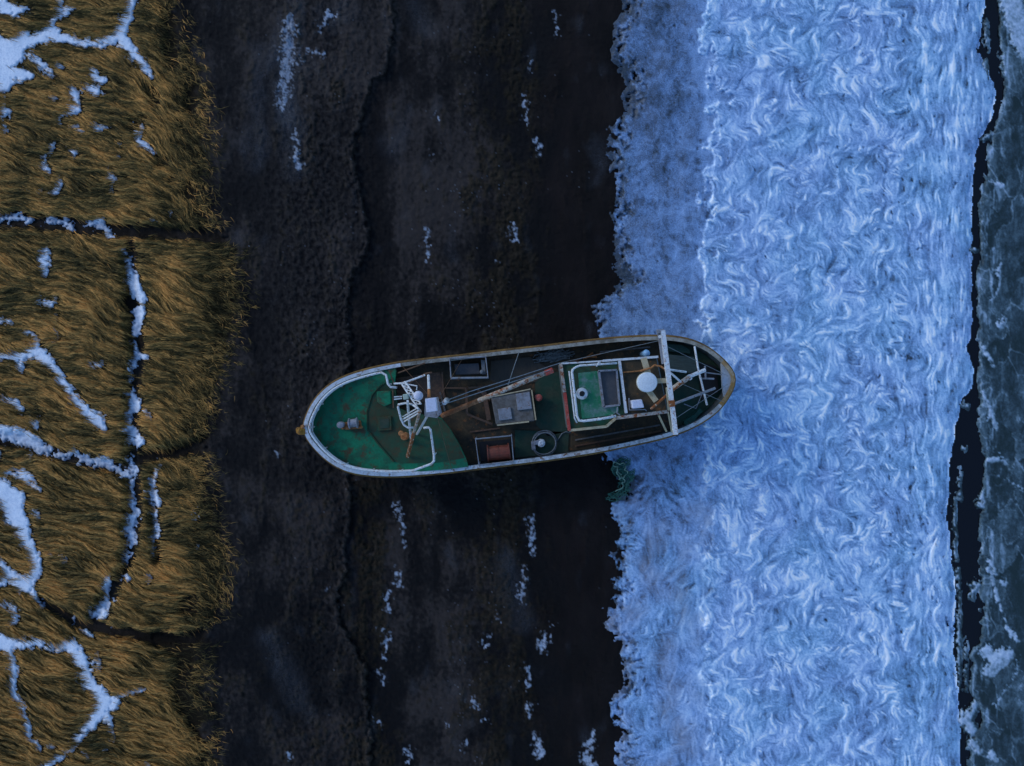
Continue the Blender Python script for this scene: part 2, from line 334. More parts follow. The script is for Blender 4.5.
pts = []; x = bx.copy(); y = by.copy(); jit = rng.normal(0, .13, NB) + rng.normal(0, .35, NB) * edgeol
for k in range(NP):
    a = gflow(x, y) + jit * (1 + .4 * k); s_ = k / (NP - 1)
    z = samp(Z[60 - 60:, :] if False else base, np.clip(x, -166, 258), np.clip(y, -156, 922)) + .04 + .13 * samp(gl, x, y) * (1 - .6 * edgeol) + arch * math.sin(math.pi * min(1, s_ * .85 + .1))
    wv = wd * (1 - .75 * s_ ** 1.5) * .5
    pts.append((x + np.sin(a) * wv, y + np.cos(a) * wv, z, x - np.sin(a) * wv, y - np.cos(a) * wv, z + .01))
    x = x + np.cos(a) * L / (NP - 1); y = y - np.sin(a) * L / (NP - 1)
P_ = np.stack([np.stack([np.stack([p[0], p[1], p[2]], -1), np.stack([p[3], p[4], p[5]], -1)], 1) for p in pts], 1)   # NB, NP, 2, 3
kk = S * (1 - P_[..., 2] / H)
V = np.stack([(P_[..., 0] - 512) * kk, (383 - P_[..., 1]) * kk, P_[..., 2]], -1).reshape(-1, 3)
b0 = (np.arange(NB) * NP * 2)[:, None]; off = np.array([[2 * k, 2 * k + 1, 2 * k + 3, 2 * k + 2] for k in range(NP - 1)]).ravel()[None]
Q = (b0 + off).reshape(-1, 4)
tt = np.repeat(tval, NP * 2)
g = NT('dry grass')
cr = g.n('ShaderNodeValToRGB', {'Fac': g.attr('tone')})
e = cr.color_ramp.elements
e[0].position = 0; e[0].color = (.014, .012, .004, 1); e[1].position = 1; e[1].color = (.80, .385, .10, 1)
for p, cc in ((.3, (.075, .060, .022)), (.55, (.235, .145, .044)), (.8, (.50, .262, .072))):
    el = e.new(p); el.color = (*cc, 1)
grass_mat = g.out(cr.outputs[0], .8, .1)
grass = mesh_np('grass', V, Q, grass_mat, {'tone': tt}); grass['kind'] = 'stuff'
grass['label'] = 'matted straw coloured marsh grass combed flat along the shore'; grass['category'] = 'grass'

# ------------------------------------------------------------------ SHORE ICE: frozen foam with swirls
il, ic, ir = axis(566, 1008, 1.0, 540, 1030)
IX_ = ic; IY_ = np.concatenate([ly, cy_, ry])
IX, IY = np.meshgrid(IX_, IY_)
cr0 = len(ly); cr1 = cr0 + len(cy_)
core = slice(cr0, cr1)
CX = IX[core]; CY = IX[core] * 0 + IY[core]
amp = 1.35 * sst(985, 850, CX) + .16
finei = np.zeros(IX.shape); finei[core] = 1
a1 = fbm(IX / 7, IY / 9, 4, 81, .6) * finei; a0 = fbm(IX / 16, IY / 13, 5, 80, .62) * finei; a2 = fbm(IX / 24, IY / 30, 4, 82) * finei
ridge_x = a0 * 12 + 4 * fbm(IY / 13, IX * 0, 3, 87) + prof([(-400, 706), (0, 712), (40, 700), (90, 722), (170, 712), (215, 704), (300, 708), (330, 704), (450, 705), (500, 712), (560, 706), (640, 708), (700, 706), (766, 716), (1200, 700)], IY) + a2 * 12 + a1 * 3
rdg = IX - ridge_x
warp = fbm(CX / 60, CY / 60, 2, 71)
ang = math.pi / 2 + amp * (1.0 * fbm(CX / 27, CY / 20, 3, 72) * 1.15 + .55 * np.sin(CY / 5.6 + 2.2 * warp + CX / 16.0)) + .15 * fbm(CX / 8, CY / 8, 2, 73)
left = sst(1.5, -5, rdg[core])
big_ = .9 * fbm(CX / 62, CY / 44, 2, 271) * sst(985, 850, CX)
ang = ang * .8 + big_ + .2 * math.pi / 2
angL = ang.copy()
ang = ang * (1 - left) + left * (math.pi / 2 + 1.6 * fbm(CX / 50, CY / 30, 3, 75))
vx = np.cos(ang); vy = -np.sin(ang)
l1 = lic(blur(rng.standard_normal(CX.shape), 3), vx, vy, 13)
l2 = lic(rng.standard_normal(CX.shape), vx, vy, 8)
l2b = lic(blur(rng.standard_normal(CX.shape), 1), vx, vy, 7)
l2 = l2 * .7 + l2b * .6
l3 = lic(blur(rng.standard_normal(CX.shape), 9), vx, vy, 26)
def full(F):
    out = np.zeros(IX.shape) + F.mean(); out[core] = F; return out
ang_b = 1.9 * fbm(CX / 36, CY / 22, 3, 171) + .5 * np.sin(CX / 9.0 + 2 * warp)
lb = lic(rng.standard_normal(CX.shape) * .8 + blur(rng.standard_normal(CX.shape), 2) * 1.4, np.cos(ang_b), -np.sin(ang_b), 8)
mb_ = sst(.05, .5, fbm(CX / 24, CY / 20, 3, 172)) * sst(960, 880, CX)
l1 = l1 * (1 - mb_) + lb * mb_; l2 = l2 * (1 - mb_) + lb * mb_ * .9
L1 = full(l1); L2 = full(l2); L3 = full(l3); LEFT = full(left)
LEFT = sst(1.5, -5, rdg)
dl = IX - prof(IL, IY) + a0 * 10 + a2 * 3 + 2.2 * fbm(IX / 2.6, IY / 2.6, 3, 801, .7) * finei
dr = prof(IR, IY) - IX + a1 * 2.0 + a2 * 1.0
# cavities near the left edge, slits near the right edge
cav = sst(.42, .62, fbm(IX / 8, IY / 7, 3, 83) + .36 * gauss(dl - 12, 11)) * sst(34, 18, dl)
slit = sst(.44, .9, fbm(IX / 4.2 + a1 * .5, IY / 19, 4, 84, .6) - .02 + .28 * gauss(dr - 20, 12)) * sst(64, 16, dr) * finei
holes = (sst(.62, .95, fbm(IX / 6, IY / 11, 4, 85, .6) + .22 * gauss(IX - 905, 46)) + .42 * sst(.18, .75, fbm(IX / 11, IY / 15, 4, 86, .6) + .25 * gauss(IX - 900, 60))) * finei
dens = np.minimum(dl, dr) - 12 * cav - 10 * slit * sst(45, 16, dr)
th = np.clip(np.where(dr < 0, dr * .06, np.where(dl < 14, dens * .009, dens * .016)), -.14, .14)
step = sst(-2, 3, rdg)
zz = .0 + th + step * .10 + .035 * gauss(rdg - 2, 4) + (1 - LEFT) * (.020 * L3 + .013 * L1 + .010 * L2) + LEFT * ((.010 * L1 + .006 * L2) * sst(380, 520, IY) + .003 * L2 + .02 * a2)
zz = zz - holes * .05 + .03 * a2
fsp = fbm(IX / 2.2, IY / 2.2, 3, 89) * finei
white = (1 - LEFT) * (.49 + .045 * L1 + .105 * L2 + .060 * L3 + .11 * fsp + .20 * fbm(IX / 34, IY / 22, 4, 881, .6)) + LEFT * (.36 + (.05 * L1 + .05 * L2) * (.35 + .65 * sst(380, 520, IY)) + (.04 + .05 * sst(380, 520, IY)) * fsp + .09 * a0)
white = white + .10 * LEFT * sst(470, 540, IY)
white = white + .22 * gauss(rdg + 8, 13) * sst(0, 300, abs(IY - 383)) * 0 + (.17 * gauss(rdg - 1, 3) + .10 * gauss(rdg + 7, 8)) * sst(-.35, .4, fbm(IX / 30, IY / 24, 3, 871) + .1)
white = white - .10 * a2 - .35 * slit - .34 * holes - .3 * cav * sst(30, 0, dl) - .34 * sst(9, -2, dl + 8 * a1) - .12 * sst(40, 0, dl) * (.5 + a0) - .22 * sst(30, 4, dl) * sst(.0, .7, fbm(IX / 9, IY / 8, 4, 872, .6)) - .07 * LEFT * sst(400, 300, IY) - .10 * gauss(IX - 660, 26) * (1 - sst(-200, -60, -abs(IY - 300) * 1.)) 
sunk = sst(2.5, 7, np.abs(rdg) * 0 + L3 * 2.2)  # a few bright crests
white = np.where((white < .44) & (LEFT < .5), .44 - (.44 - white) * (.55 + .35 * holes), white)
white = np.clip(white + .46 * sst(.8, 2.4, L1 * .5 + L2 * .7 + L3 * .3 + a2 * .4) * (1 - LEFT), 0, 1)
s = NT('shore ice')
n1 = s.noise(14, None, 6, .65, .6); n2 = s.noise(2.2, None, 5, .6, .8)
wv = s.math('ADD', s.attr('white'), s.rng(n1, .3, .7, -.13, .13)); wv = s.math('ADD', wv, s.rng(n2, .3, .7, -.06, .06))
cr = s.n('ShaderNodeValToRGB', {'Fac': wv}); e = cr.color_ramp.elements
e[0].position = 0; e[0].color = (.03, .045, .06, 1); e[1].position = 1; e[1].color = (.90, .93, .96, 1)
for p, cc in ((.16, (.085, .135, .22)), (.32, (.18, .295, .49)), (.5, (.325, .49, .75)), (.68, (.52, .68, .88)), (.85, (.75, .84, .92))):
    el = e.new(p); el.color = (*cc, 1)
hv = s.math('MULTIPLY', s.attr('hue'), 1.0)
c0_ = s.mix(hv, cr.outputs[0], s.n('ShaderNodeHueSaturation', {'Hue': .486, 'Saturation': 1.05, 'Value': 1.0, 'Color': cr.outputs[0]}).outputs[0])
c = s.mix(s.attr('grey'), c0_, s.mix(.5, (.26, .29, .36), (.34, .35, .40)))
ice_mat = s.out(c, .55, .25, n1, .5, .03)
grey = LEFT * sst(-.1, .6, fbm(IX / 30, IY / 40, 3, 88) + .55 * sst(560, 480 + 0, 1120 - 0 - IY * 1.0)) * .55
grey = LEFT * np.clip(.15 + .5 * fbm(IX / 30, IY / 40, 3, 88), 0, 1) * (.25 + .75 * sst(430, 520, IY)) * .9
shore_ice = sheet('shore_ice', IX, IY, zz, ice_mat, {'white': white, 'grey': grey, 'hue': np.clip(.25 + .9 * fbm(IX / 60, IY / 60, 3, 889) + .35 * sst(720, 900, IX) - .9 * LEFT * sst(400, 300, IY), 0, 1)}, keep=dens > -5)
shore_ice['kind'] = 'structure'

# ------------------------------------------------------------------ SEA: black water in the lead and a cracked sheet of teal ice
wl, wc, wr = axis(930, 1160, 1.0, 900, 9000)
WX_ = np.concatenate([wc, wr]); FX, FY = np.meshgrid(WX_, IY_)
ff = ((FX < 1165) & (FY > -165) & (FY < 931)).astype(float)
b1 = fbm(FX / 9, FY / 12, 4, 91, .6) * ff; b2 = fbm(FX / 26, FY / 40, 3, 92) * ff
b3 = fbm(FX / 3.2, FY / 4.2, 4, 193, .65) * ff
df = FX - prof(FL, FY) + b1 * 4 + b2 * 3
def vor(px, py, sz, seed):
    gx_ = px / sz; gy_ = py / (sz * 1.5); ix = np.floor(gx_); iy = np.floor(gy_)
    d1 = np.full(px.shape, 9.); d2_ = np.full(px.shape, 9.); idv = np.zeros(px.shape)
    for a in (-1, 0, 1):
        for b in (-1, 0, 1):
            hx = _hash(ix + a, iy + b, seed) / 6.2832; hy = _hash(ix + a, iy + b, seed + 5) / 6.2832
            d = np.hypot(ix + a + hx - gx_, iy + b + hy - gy_)
            n_ = d < d1; d2_ = np.where(n_, d1, np.minimum(d2_, d)); idv = np.where(n_, hx, idv); d1 = np.where(n_, d, d1)
    return d2_ - d1, idv
vd, vid = vor(FX + b2 * 8 + b1 * 2.5, FY + b2 * 12 + b1 * 3, 26, 95)
vd2, vid2 = vor(FX + b1 * 3, FY + b2 * 9, 10, 97)
crack = gauss(vd, .035) * ff * sst(-.25, .1, fbm(FX / 40, FY / 40, 2, 98)); rim = gauss(df - 3, 3.5)
frz = [[(1005,-30,10),(1010,0,13),(1018,25,12),(1026,50,12),(1040,40,14)], [(1003,55,3),(1006,75,3)], [(990,182,2),(998,185,3.5),(1004,187,3)], [(1002,262,2),(1000,272,3),(998,290,2.5),(992,300,2.5)], [(1000,325,5),(1006,322,3)], [(985,350,3),(993,365,3)],
 [(984,395,3),(990,410,4),(996,428,4)], [(990,460,4),(1000,458,3),(1008,464,2)], [(996,475,1.2),(1008,480,1.2),(1024,490,1.2)], [(1020,490,1.2),(1030,495,1)], [(984,490,3),(982,505,4)], [(970,585,2),(978,584,4),(972,598,2)],
 [(990,560,4),(996,575,3)], [(1003,582,5)], [(990,570,3),(1000,605,2.5),(1008,630,3),(1017,640,4)], [(988,652,8),(996,658,10),(1006,655,9),(990,670,9)], [(1020,655,1.5),(1016,675,2),(1005,695,1.5),(998,706,1.2)],
 [(972,742,5),(978,750,6)], [(990,755,6),(996,760,4)], [(998,708,2)], [(978,700,3),(970,712,6),(965,720,7),(972,730,6)], [(960,470,1.2),(960,500,1.4)], [(955,500,1.4),(956,560,1.6)], [(958,570,2.2),(959,600,1.6),(960,640,1.8),(958,690,2)], [(966,640,1.5),(966,690,1.2)], [(963,405,2),(968,408,1.6)], [(966,450,1.5)],[(985,140,2),(991,135,2.5)],[(968,250,1.5),(976,250,1.8)],[(974,3,3),(976,20,2.5)],[(986,22,1.6),(987,50,2)],[(985,60,2),(988,90,1.5)]]
fz = strokes(FX + b1 * 3.5 + b3 * 2, FY + b1 * 4 + b3 * 2, frz) + b1 * 1.6 + b3 * 2.6 - .4
ribs = sst(.25, .6, fbm(FX / 5, FY / 30, 3, 99)) * sst(45, 6, df)
thk = np.maximum(np.clip(np.where(df < 0, df * .08, df * .02), -.1, .06), np.clip(fz * .035, -.1, .11))
fzz = -.06 + thk + .012 * b1 + .02 * (vid - .5) * sst(4, 10, df) + crack * .03 + .02 * gauss(vd2, .08) * sst(30, 5, df)
white_f = np.clip(.07 + .10 * fbm(FX / 14, FY / 30, 4, 191, .6) * ff + .24 * (vid - .4) * sst(3, 8, df) + .10 * (vid2 - .5) + .10 * b3 + .08 * b2 + .20 * crack + .16 * rim + .22 * ribs + .13 * gauss(vd2, .07) * sst(34, 5, df), 0, 1)
white_f = np.maximum(white_f, sst(-1.4, 3.0, fz) * np.clip(.56 + .16 * b1 + .22 * b3, 0, 1))
q = NT('sea ice')
n1 = q.noise(10, None, 6, .65, .5); n2 = q.noise(1.4, q.coord((1, .6, 1)), 6, .65, .6)
wv = q.math('ADD', q.attr('white'), q.rng(n1, .3, .7, -.05, .05)); wv = q.math('ADD', wv, q.rng(n2, .3, .72, -.08, .12))
cr = q.n('ShaderNodeValToRGB', {'Fac': wv}); e = cr.color_ramp.elements
e[0].position = 0; e[0].color = (.018, .034, .036, 1); e[1].position = 1; e[1].color = (.8, .86, .9, 1)
for p, cc in ((.12, (.034, .058, .070)), (.25, (.080, .130, .155)), (.42, (.20, .29, .36)), (.65, (.42, .53, .66))):
    el = e.new(p); el.color = (*cc, 1)
sea_mat = q.out(cr.outputs[0], .5, .15, n1, .4, .03)
sea_ice = sheet('sea_ice', FX, FY, fzz, sea_mat, {'white': white_f}, keep=(thk > -.07))
sea_ice['kind'] = 'structure'
wt = NT('dark water'); n1 = wt.noise(6, None, 4, .5)
wmat = wt.out((.006, .007, .010), .12, .25, n1, .08, .02)
wx = np.array([(900 - 512) * S, 560]); wy = np.array([-560, 560])
wxx, wyy = np.meshgrid(np.linspace(*wx, 30), np.linspace(*wy, 30))
idx = np.arange(900).reshape(30, 30)
water = mesh_np('water', np.stack([wxx, wyy, wxx * 0 - .115], -1).reshape(-1, 3), np.stack([idx[:-1, :-1], idx[:-1, 1:], idx[1:, 1:], idx[1:, :-1]], -1).reshape(-1, 4), wmat)
water['kind'] = 'structure'

#@@B0
# ------------------------------------------------------------------ builder for solid parts
class MB:
    def __init__(s): s.v = []; s.f = []
    def add(s, vs, fs):
        b = len(s.v); s.v += [tuple(map(float, p)) for p in vs]; s.f += [tuple(b + i for i in f) for f in fs]; return s
    def hexa(s, lo, hi):                                   # two quads, bottom and top
        return s.add(list(lo) + list(hi), [(3, 2, 1, 0), (4, 5, 6, 7), (0, 1, 5, 4), (1, 2, 6, 5), (2, 3, 7, 6), (3, 0, 4, 7)])
    def prism(s, poly, z0, z1):                            # poly: (px, py) at height z1; the walls drop straight down
        t = [W(x, y, z1) for x, y in poly]; n = len(t)
        if sum(t[i][0] * t[(i + 1) % n][1] - t[(i + 1) % n][0] * t[i][1] for i in range(n)) < 0: t = t[::-1]
        lo = [(p[0], p[1], z0) for p in t]
        return s.add(lo + t, [tuple(range(n - 1, -1, -1)), tuple(range(n, 2 * n))] + [(i, (i + 1) % n, n + (i + 1) % n, n + i) for i in range(n)])
    def tube(s, pts, r, n=8, closed=False, r1=None):
        pts = [np.array(p, float) for p in pts]; m = len(pts); vs = []; up = np.array([0, 0, 1.])
        for i, p in enumerate(pts):
            a = pts[i - 1] if (i > 0 or closed) else p; b = pts[(i + 1) % m] if (i < m - 1 or closed) else p
            d = b - a; d = d / (np.linalg.norm(d) + 1e-9)
            u = np.cross(d, up); u = np.array([1., 0, 0]) if np.linalg.norm(u) < 1e-3 else u / np.linalg.norm(u)
            w = np.cross(u, d); rr = r if r1 is None else r + (r1 - r) * i / (m - 1)
            for k in range(n):
                t = 2 * math.pi * k / n; vs.append(p + rr * (math.cos(t) * u + math.sin(t) * w))
        fs = [(i * n + k, i * n + (k + 1) % n, ((i + 1) % m) * n + (k + 1) % n, ((i + 1) % m) * n + k) for i in range(m if closed else m - 1) for k in range(n)]
        if not closed: fs += [tuple(range(n - 1, -1, -1)), tuple((m - 1) * n + k for k in range(n))]
        return s.add(vs, fs)
    def beam(s, p, q, w, h=None):
        p = np.array(p, float); q = np.array(q, float); h = h or w
        d = q - p; d = d / np.linalg.norm(d); u = np.cross(d, (0, 0, 1.))
        u = np.array([1., 0, 0]) if np.linalg.norm(u) < 1e-3 else u / np.linalg.norm(u)
        v = np.cross(u, d); u = u * w / 2; v = v * h / 2
        return s.hexa([p - u - v, p + u - v, p + u + v, p - u + v], [q - u - v, q + u - v, q + u + v, q - u + v])
    def lathe(s, c, prof_, n=24, top=True):
        vs = []; m = len(prof_)
        for r, z in prof_:
            for k in range(n):
                t = 2 * math.pi * k / n; vs.append((c[0] + r * math.cos(t), c[1] + r * math.sin(t), c[2] + z))
        fs = [(i * n + k, i * n + (k + 1) % n, (i + 1) * n + (k + 1) % n, (i + 1) * n + k) for i in range(m - 1) for k in range(n)]
        fs += [tuple(range(n - 1, -1, -1)), tuple((m - 1) * n + k for k in range(n))]
        return s.add(vs, fs)
    def build(s, name, mat, parent=None, base=None, smooth=False, bevel=0.0):
        b = np.array(base if base is not None else (parent.get('_b') if parent is not None else (0, 0, 0)))
        me = bpy.data.meshes.new(name); me.from_pydata([tuple(np.array(v) - b) for v in s.v], [], s.f); me.materials.append(mat)
        import bmesh
        bm = bmesh.new(); bm.from_mesh(me); bmesh.ops.recalc_face_normals(bm, faces=bm.faces)
        if bevel: bmesh.ops.bevel(bm, geom=bm.edges[:], offset=bevel, segments=1, affect='EDGES')
        bm.to_mesh(me); bm.free()
        if smooth: me.polygons.foreach_set('use_smooth', [True] * len(me.polygons))
        o = bpy.data.objects.new(name, me); C.objects.link(o)
        if parent is None: o.location = tuple(b)
        else: o.parent = parent
        return o
def thing(name, base, label, cat, group=None):
    o = bpy.data.objects.new(name, None); C.objects.link(o); o.location = tuple(base); o['label'] = label; o['category'] = cat
    BASE[o.name] = base
    if group: o['group'] = group
    return o
BASE = {}
def P(mb, name, mat, parent, **k):      # a part: its vertices are given in world metres, its origin is the thing's
    root = parent
    while root.parent: root = root.parent
    o = mb.build(name, mat, None, base=BASE.get(root.name, tuple(root.location)), **k)
    o.location = (0, 0, 0); o.parent = parent
    return o

# ------------------------------------------------------------------ boat materials
WHITE = worn('weathered white paint', (.60, .62, .63), (.26, .25, .22), 1.1, .46, .62, (.17, .075, .03), .55, .62, .5, .3, rscale=2.2)
RAILW = worn('rail white paint', (.66, .71, .74), (.38, .40, .40), 2.5, .5, .7, (.26, .10, .035), .55, .63, .45, .3, rscale=4)
DIRTY = worn('chalky cream paint', (.36, .36, .32), (.15, .135, .10), .8, .42, .60, (.075, .035, .016), .57, .68, .6, .2, rscale=3.2)
GREEN = worn('green deck paint', (.008, .185, .088), (.018, .090, .050), .7, .46, .60, (.070, .050, .024), .52, .64, .6, .2, rscale=.9)
GREEN2 = worn('stained green deck paint', (.014, .085, .045), (.046, .050, .024), .5, .40, .58, (.075, .040, .016), .52, .70, .6, .2, rscale=1.2)
ROOFG = worn('patchy green roof paint', (.02, .20, .09), (.22, .27, .27), .9, .46, .66, (.08, .05, .025), .62, .72, .6, .2, rscale=3)
DECK = worn('dark planking', (.042, .038, .028), (.10, .070, .038), .6, .42, .62, (.20, .085, .032), .56, .68, .7, .12, rscale=1.6)
DECKG = worn('dark green planking', (.020, .060, .042), (.062, .066, .045), .5, .42, .66, (.055, .030, .014), .62, .78, .7, .12, rscale=1.3)
PLANK = worn('grey green boards', (.060, .085, .080), (.030, .040, .034), 1.2, .4, .65, None, .6, .7, .7, .1, stretch=(.5, 9, 1))
TAN = worn('brown wood strake', (.22, .125, .035), (.08, .045, .018), .8, .42, .62, (.035, .02, .01), .55, .70, .65, .2)
HULL = worn('hull side paint', (.030, .034, .034), (.10, .095, .08), .5, .45, .66, (.10, .045, .018), .55, .68, .65, .2)
RUST = worn('rusty steel', (.27, .092, .028), (.46, .22, .09), 2.5, .4, .6, (.045, .018, .008), .55, .7, .75, .15)
DRUST = worn('dark rusty steel', (.085, .046, .026), (.20, .10, .045), 2.5, .45, .65, None, .75, .15)
RUSTW = worn('white paint peeling off rust', (.46, .44, .40), (.30, .22, .14), 1.6, .44, .6, (.19, .058, .018), .50, .56, .6, .2, rscale=2.4)
RUSTP = worn('rust with cream paint remnants', (.26, .085, .026), (.14, .055, .022), 1.5, .45, .6, (.44, .36, .26), .54, .60, .7, .15, rscale=2.6)
BOOMR = worn('rust with paint remnants', (.16, .062, .026), (.32, .16, .08), 1.6, .45, .62, (.42, .36, .28), .60, .66, .7, .15, rscale=3)
REDP = worn('faded red paint', (.42, .06, .045), (.36, .20, .16), 1.4, .5, .66, (.12, .04, .02), .56, .66, .6, .2)
YEL = worn('yellow ochre paint', (.58, .29, .03), (.40, .21, .06), 2.2, .5, .66, (.10, .04, .015), .62, .72, .6, .2)
CREAM = worn('cream paint', (.52, .44, .28), (.35, .27, .15), 1.4, .5, .66, (.22, .10, .03), .60, .68, .55, .25)
GREYL = worn('pale grey paint', (.27, .29, .33), (.16, .16, .16), 1.5, .45, .62, (.14, .07, .03), .57, .65, .6, .2)
HATCHM = worn('brown grey hatch paint', (.17, .165, .155), (.09, .08, .065), 1.2, .42, .62, (.10, .05, .02), .6, .7, .65, .2)
BLACKM = worn('black opening', (.006, .006, .007), (.012, .011, .010), 2, .5, .7)
DGLASS = worn('dark grey lid', (.06, .062, .066), (.10, .09, .085), 1.6, .45, .65, (.08, .05, .03), .66, .75, .35, .5)
REDR = worn('rust red enamel', (.24, .06, .035), (.13, .05, .03), 2, .45, .65, (.06, .02, .012), .58, .7, .5, .3)
BOXW = worn('pale lavender white paint', (.62, .65, .78), (.50, .53, .62), 1.5, .5, .7, (.25, .12, .05), .72, .78, .45, .3)
BLUEM = worn('light blue plastic', (.22, .42, .66), (.16, .28, .42), 2.5, .5, .7)
TEALR = worn('teal rope', (.02, .11, .085), (.05, .20, .15), 6, .42, .6)
GROPE = worn('pale green rope', (.16, .30, .22), (.28, .36, .26), 6, .42, .6)
WIRE = worn('grey rope', (.20, .23, .25), (.12, .13, .13), 4, .45, .6)

# ------------------------------------------------------------------ the trawler
OUT_T = [(302.5, 428), (306, 418), (311, 406), (319, 395), (330, 385), (340, 379.5), (351, 375), (373, 368.8), (400, 363.6), (424, 360.6), (460, 356.8), (493, 352.8), (540, 347.6), (580, 342.8), (610, 339.5), (640, 337.3), (666, 337), (680, 338.4), (693, 341.2), (708, 348), (722, 359), (732, 370), (736.3, 377.5)]
OUT_B = [(734, 386), (729, 396), (722, 406), (714, 413.5), (705, 420), (694, 426), (682, 431.5), (661, 438), (627, 445.5), (600, 451), (570, 456), (540, 460.3), (510, 464), (476, 468), (450, 471.5), (420, 474.2), (400, 475.6), (384, 475.8), (366, 474.6), (352, 472.5), (342, 469), (332, 463.5), (323, 456.5), (315, 448.5), (308, 439.5), (304.5, 433.5)]
def resample(pts, n):
    p = np.array(pts, float); d = np.r_[0, np.cumsum(np.hypot(*np.diff(p, axis=0).T))]
    t = np.linspace(0, d[-1], n); return np.stack([np.interp(t, d, p[:, 0]), np.interp(t, d, p[:, 1])], -1)
def smooth_closed(p, k=2):
    for _ in range(k): p = (np.roll(p, 1, 0) + np.roll(p, -1, 0) + 2 * p) / 4
    return p
outl = smooth_closed(resample(OUT_T + OUT_B + [OUT_T[0]], 161)[:-1], 2)
bow = np.array([302.0, 431.0]); stn = np.array([737.0, 380.0])
axd = (stn - bow) / np.linalg.norm(stn - bow)
def uu(px, py): return float(np.clip(((px - bow[0]) * axd[0] + (py - bow[1]) * axd[1]) / np.linalg.norm(stn - bow), 0, 1))
def rimz(px, py):
    u = uu(px, py); return 2.95 + 1.05 * max(0, 1 - u / .42) ** 2 + .35 * max(0, (u - .65) / .35) ** 2
RZ = np.array([rimz(*p) for p in outl])
top = np.array([W(p[0], p[1], z) for p, z in zip(outl, RZ)])
b2 = W(*bow, 3.9)[:2]; s2 = W(*stn, 3.3)[:2]; ad = (s2 - b2) / np.linalg.norm(s2 - b2); LEN = np.linalg.norm(s2 - b2)
def cpoint(p, a0=.16, a1=.88):
    u = np.clip(np.dot(p[:2] - b2, ad), a0 * LEN, a1 * LEN); return b2 + ad * u
def inset(d):                           # the outline moved inwards by d metres
    n = len(top); o = []
    for i in range(n):
        t = top[(i + 1) % n][:2] - top[i - 1][:2]; t /= np.linalg.norm(t); nn = np.array([t[1], -t[0]])
        c = cpoint(top[i]) - top[i][:2]
        if np.dot(nn, c) < 0: nn = -nn
        o.append(np.array([*(top[i][:2] + nn * d), top[i][2]]))
    return np.array(o)
boat = thing('fishing_boat', (b2[0] * .5 + s2[0] * .5, b2[1] * .5 + s2[1] * .5, .05),
             'old stranded wooden trawler with green decks and rusty masts lying across the frozen shore', 'boat')
n = len(outl)
def ringband(rings, closed=True):
    vs = np.concatenate(rings); m = len(rings)
    return vs, [(k * n + i, k * n + (i + 1) % n, (k + 1) * n + (i + 1) % n, (k + 1) * n + i) for k in range(m - 1) for i in range(n)]
def level(w, z, rake):
    o = []
    for p in top:
        c = cpoint(p, .03 + rake, .97 - rake * .6); q = c + (p[:2] - c) * w; o.append((q[0], q[1], z if z < 2.0 else z - 2.9 + p[2]))
    return np.array(o)
hl = MB(); rings = [np.array(top) - (0, 0, .06), level(.995, 2.3, .004), level(.97, 1.7, .02), level(.93, 1.1, .05), level(.82, .55, .09), level(.55, .12, .13), level(.1, -.12, .16)]
vs, fs = ringband(rings); hl.add(vs, fs + [tuple(range(6 * n, 7 * n))])
inn = inset(.12)
lo = inn.copy(); lo[:, 2] = 1.9
vs, fs = ringband([inn - (0, 0, .06), lo])
hull = P(hl, 'hull', HULL, boat, smooth=True)
P(MB().add(vs, fs), 'bulwark', worn('bulwark lining', (.10, .135, .15), (.05, .05, .042), .7, .42, .62, (.09, .04, .015), .56, .7, .65, .2), boat, smooth=True)
# gunwale cap: white on the lower side and the bow, chalky on the upper side
o0 = inset(-.03); i0 = inset(.17)
def capseg(a, b, mat, name='gunwale'):
    idx = [(a + k) % n for k in range((b - a) % n + 1)]; mb = MB()
    for r in range(len(idx) - 1):
        i, j = idx[r], idx[r + 1]
        lo_ = [o0[i] - (0, 0, .06), o0[j] - (0, 0, .06), i0[j] - (0, 0, .06), i0[i] - (0, 0, .06)]; hi_ = [p + (0, 0, .06) + np.array((0, 0, .0)) for p in (o0[i], o0[j], i0[j], i0[i])]
        hi_ = [np.array(p) for p in (o0[i] + (0, 0, .05), o0[j] + (0, 0, .05), i0[j] + (0, 0, .05), i0[i] + (0, 0, .05))]
        mb.add(lo_ + hi_, [(3, 2, 1, 0), (4, 5, 6, 7), (0, 1, 5, 4), (2, 3, 7, 6)])
    return P(mb, name, mat, boat)
near = lambda x, y: int(np.argmin(np.hypot(outl[:, 0] - x, outl[:, 1] - y)))
capseg(near(400, 364), near(722, 359), DIRTY)
capseg(near(722, 359), near(722, 406), worn('tan capping', (.30, .175, .055), (.40, .36, .27), .8, .5, .66, (.07, .04, .02), .6, .7, .6, .2))
capseg(near(722, 406), near(470, 469), WHITE)
capseg(near(470, 469), near(400, 364), worn('bow rail paint', (.62, .67, .72), (.36, .37, .36), 1.2, .48, .64, (.20, .10, .05), .56, .63, .5, .3))
st = inset(-.05); st[:, 2] -= .22
P(MB().tube(st, .11, 6, closed=True), 'rubbing_strake', TAN, boat, smooth=True)
# stem head
P(MB().prism([(295.5, 428.5), (298, 427), (305, 428.6), (305.5, 434.5), (299, 435), (296, 433)], 2.6, 4.05).tube([W(300, 428.6, 4.12), W(299, 433, 4.12)], .11, 8), 'stem_head', worn('ochre paint over rust', (.42, .21, .03), (.20, .09, .03), 2.2, .45, .6, (.12, .05, .02), .54, .64, .6, .2), boat, bevel=.03)
P(MB().prism([(300.2, 425.2), (303, 424.6), (304.6, 427.6), (301.4, 428.4)], 3.6, 4.16), 'fairlead', RUST, boat, bevel=.03)
